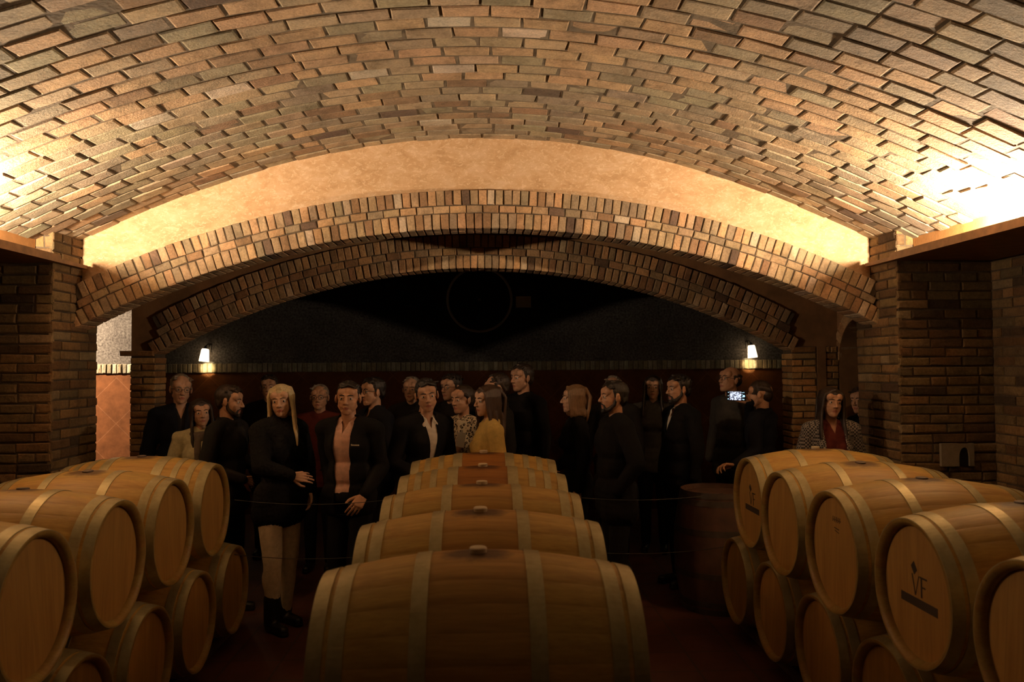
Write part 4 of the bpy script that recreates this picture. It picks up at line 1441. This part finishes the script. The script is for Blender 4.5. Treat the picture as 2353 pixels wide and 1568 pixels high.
# ================================================================== small things
# phone with lit camera screen
m, nt, b = mat('phone_screen')
tc = nt.nodes.new('ShaderNodeTexCoord')
n1 = noise(nt, 60, 3); em = ramp(nt, n1, [(0.42, (0.03, 0.03, 0.05)), (0.56, (0.75, 0.82, 1.0))])
b.inputs['Base Color'].default_value = (0, 0, 0, 1); nt.links.new(em, b.inputs['Emission Color']); b.inputs['Emission Strength'].default_value = 1.3
M['screen'] = m
m, nt, b = mat('phone_icons'); b.inputs['Base Color'].default_value = (0, 0, 0, 1)
b.inputs['Emission Color'].default_value = (0.45, 0.75, 1, 1); b.inputs['Emission Strength'].default_value = 1.6; M['icons'] = m
M['phone'] = plain('phone_body', (0.01, 0.01, 0.012), 0.3)
ph = empty('phone', (2.085, 6.52, 1.637)); ph.rotation_euler = (0, math.radians(2), math.radians(-4))
setprops(ph, 'phone held sideways with its camera screen lit, in front of the balding person', 'phone')
mb = MB(); mb.box((-.080, 0, -.040), (.080, .009, .040)); mb.build('phone_body', [M['phone']], ph)
mb = MB(); mb.box((-.056, -.0015, -.035), (.040, -.0002, .035)); scr = mb.build('screen', [M['screen']], ph)
mb = MB()
for (x, z, s) in ((-.067, .028, .0035), (-.067, 0, .003), (-.067, -.026, .005), (.048, .028, .0035), (.048, .012, .003), (.048, -.008, .003), (.048, -.026, .0035), (.060, .030, .004), (.060, 0, .0095), (.060, -.028, .005)):
    lathe(mb, [(0, 0), (s, 0)], 12)
    # flat round icons on the glass, turned to face the viewer
    base = len(mb.v) - 24
    for i in range(base, len(mb.v)):
        vx, vy, vz_ = mb.v[i]; mb.v[i] = (x + vx, -.0018, z + vy)
mb.build('screen_icon', [M['icons']], scr)

# white card hanging from the leopard-print wearer's neck
M['card'] = plain('white_card', (0.80, 0.74, 0.64), 0.5)
mb = MB(); mb.box((-.036, -.004, -.060), (.036, 0, .060)); mb.box((-.008, -.005, .058), (.008, .001, .078))
cd = mb.build('name_card', [M['card']]); cd.location = (-.186, 6.375, 1.315); cd.rotation_euler = (0, math.radians(10), math.radians(-20))
setprops(cd, 'blank white rectangular card held up in front of the leopard print top', 'card')

# dark shoulder strap of a bag, over the mustard sweater
_pts = [W13((-.055, -.115, 1.462)), W13((-.085, -.142, 1.36)), W13((-.115, -.150, 1.25)), W13((-.145, -.140, 1.12)), W13((-.175, -.115, .99))]


# lamps on the back wall
m, nt, b = mat('lamp_glass_lit'); b.inputs['Base Color'].default_value = (0.9, 0.8, 0.6, 1)
b.inputs['Emission Color'].default_value = (1.0, 0.72, 0.40, 1); b.inputs['Emission Strength'].default_value = 9; M['lampglass'] = m
M['iron'] = plain('dark_iron', (0.03, 0.025, 0.02), 0.5, metal=0.6)
for (x, z, tilt, lab) in ((-3.58, 2.06, 6, 'small lit glass wall lamp on the back wall at the left'), (3.53, 2.06, -6, 'small lit glass wall lamp on the back wall at the right')):
    lp = empty('wall_lamp', (x, 10.36, z)); setprops(lp, lab, 'lamp', 'glass wall lamps on the back wall')
    lp.rotation_euler = (0, math.radians(tilt), 0)
    mb = MB(); lathe(mb, [(.0, .088), (.038, .086), (.046, .07), (.062, -.072), (.058, -.076), (.042, .066), (0, .078)], 28); mb.build('lamp_shade', [M['lampglass']], lp)
    mb = MB(); lathe(mb, [(0, .125), (.010, .123), (.022, .100), (.040, .090), (0, .088)], 20)
    vs_, fs__ = cap((0, 0, .115), (0, .075, .150), .006, .006); mb.add(vs_, fs__); vs_, fs__ = cap((0, .075, .150), (0, .128, .10), .006, .006); mb.add(vs_, fs__)
    mb.box((-.03, .122, .05), (.03, .139, .14)); mb.build('lamp_bracket', [M['iron']], lp)
    light('wall_lamp_light', 'SPOT', (x, 10.25, 1.965), (x, 10.47, 1.905), 26.0, (1.0, 0.84, 0.46), spot_size=math.radians(42), spot_blend=0.15, shadow_soft_size=0.02)

# round dark ventilator and little sign on the back wall
M['fanblack'] = plain('black_metal', (0.006, 0.006, 0.007), 0.6)
M['rim'] = plain('steel_rim', (0.6, 0.56, 0.5), 0.5, metal=0.2)
vt = empty('round_wall_vent', (-.05, 10.5, 2.775)); setprops(vt, 'large round black disc with a thin pale rim high on the back wall', 'vent')
mb = MB(); n = 64
vs = []
for i in range(n):
    a = 2 * PI * i / n
    for r_, y_ in ((.405, 0), (.405, -.05), (.420, -.058), (.436, -.05), (.436, 0)): vs.append((r_ * math.cos(a), y_, r_ * math.sin(a)))
mb.add(vs, [(5 * i + q, 5 * ((i + 1) % n) + q, 5 * ((i + 1) % n) + q + 1, 5 * i + q + 1) for i in range(n) for q in range(4)]); mb.build('rim', [M['rim']], vt)
mb = MB(); vs = [(.406 * math.cos(2 * PI * i / n), -.008, .406 * math.sin(2 * PI * i / n)) for i in range(n)]; mb.add(vs, [tuple(range(n))]); mb.build('back_plate', [M['fanblack']], vt)
mb = MB(); a_, b_ = sph((0, -.010, 0), (.022, .014, .022)); mb.add(a_, b_); mb.build('hub', [M['rim']], vt)
M['signw'] = plain('pale_sign', (0.88, 0.86, 0.72), 0.6)
mb = MB(); mb.box((-.100, -.02, -.074), (.100, .0, .074)); sg = mb.build('sign', [M['signw']]); sg.location = (.53, 10.5, 2.742)
setprops(sg, 'small pale blank rectangular sign on the back wall right of the black disc', 'sign')

# pale niche block low on the right pier
M['paleblock'] = plain('pale_stone', (0.24, 0.19, 0.12), 0.8, var=.15, bmp=.3)
nb = empty('stone_block', (3.54, 5.875, 1.21)); setprops(nb, 'pale squarish stone with a dark arched hollow, low on the right brick pier', 'stone block')
mb = MB()
n = 12
outer = [(-.13, -.085), (.12, -.085), (.12, .085), (-.13, .085)]
arcp = [(.045 + .040 * math.cos(PI - PI * i / n), -.015 + .070 * math.sin(PI * i / n)) for i in range(n + 1)]
path = [(.005, -.085)] + arcp + [(.085, -.085)]
mb.box((-.13, -.028, -.085), (.005, 0, .085)); mb.box((.085, -.028, -.085), (.12, 0, .085))
for i in range(n):
    (x0, z0), (x1, z1) = arcp[i], arcp[i + 1]
    mb.add([(x0, -.028, z0), (x1, -.028, z1), (x1, -.028, .085), (x0, -.028, .085), (x0, 0, z0), (x1, 0, z1)], [(0, 1, 2, 3), (0, 4, 5, 1)])
mb.build('frame', [M['paleblock']], nb)
mb = MB(); mb.box((.004, -.006, -.085), (.086, 0, .06)); mb.build('hollow', [M['fanblack']], nb)

# thin ropes that close the back of the barrel rows
M['rope'] = plain('thin_rope', (0.05, 0.045, 0.04), 0.8)
ro = empty('rope_barrier', (0, 5.54, 0)); setprops(ro, 'thin double rope between the barrel rows, in front of the group', 'rope barrier')
for zz in (1.0, .63):
    for x0, x1 in ((-1.70, -.53), (.50, 1.66)):
        mb = MB()
        y0, y1 = (-.02 if zz > .8 else -.02, 0)
        if x0 > 0: y0, y1 = y1, y0
        pp = [V(x0 + (x1 - x0) * i / 14, y0 + (y1 - y0) * i / 14, zz - .04 * 4 * (i / 14) * (1 - i / 14)) for i in range(15)]
        for p_, q_ in zip(pp[:-1], pp[1:]):
            a_, b_ = cap(p_, q_, 0.0022, .0022, nu=6); mb.add(a_, b_)
        mb.build('rope', [M['rope']], ro)
for x in (-.53, .50):
    mb = MB(); lathe(mb, [(0, 0), (.018, 0), (.018, .006), (.007, .012), (.007, 1.02), (.009, 1.03), (0, 1.04)], 16, off=(x, 0, 0)); mb.build('post', [M['iron']], ro)
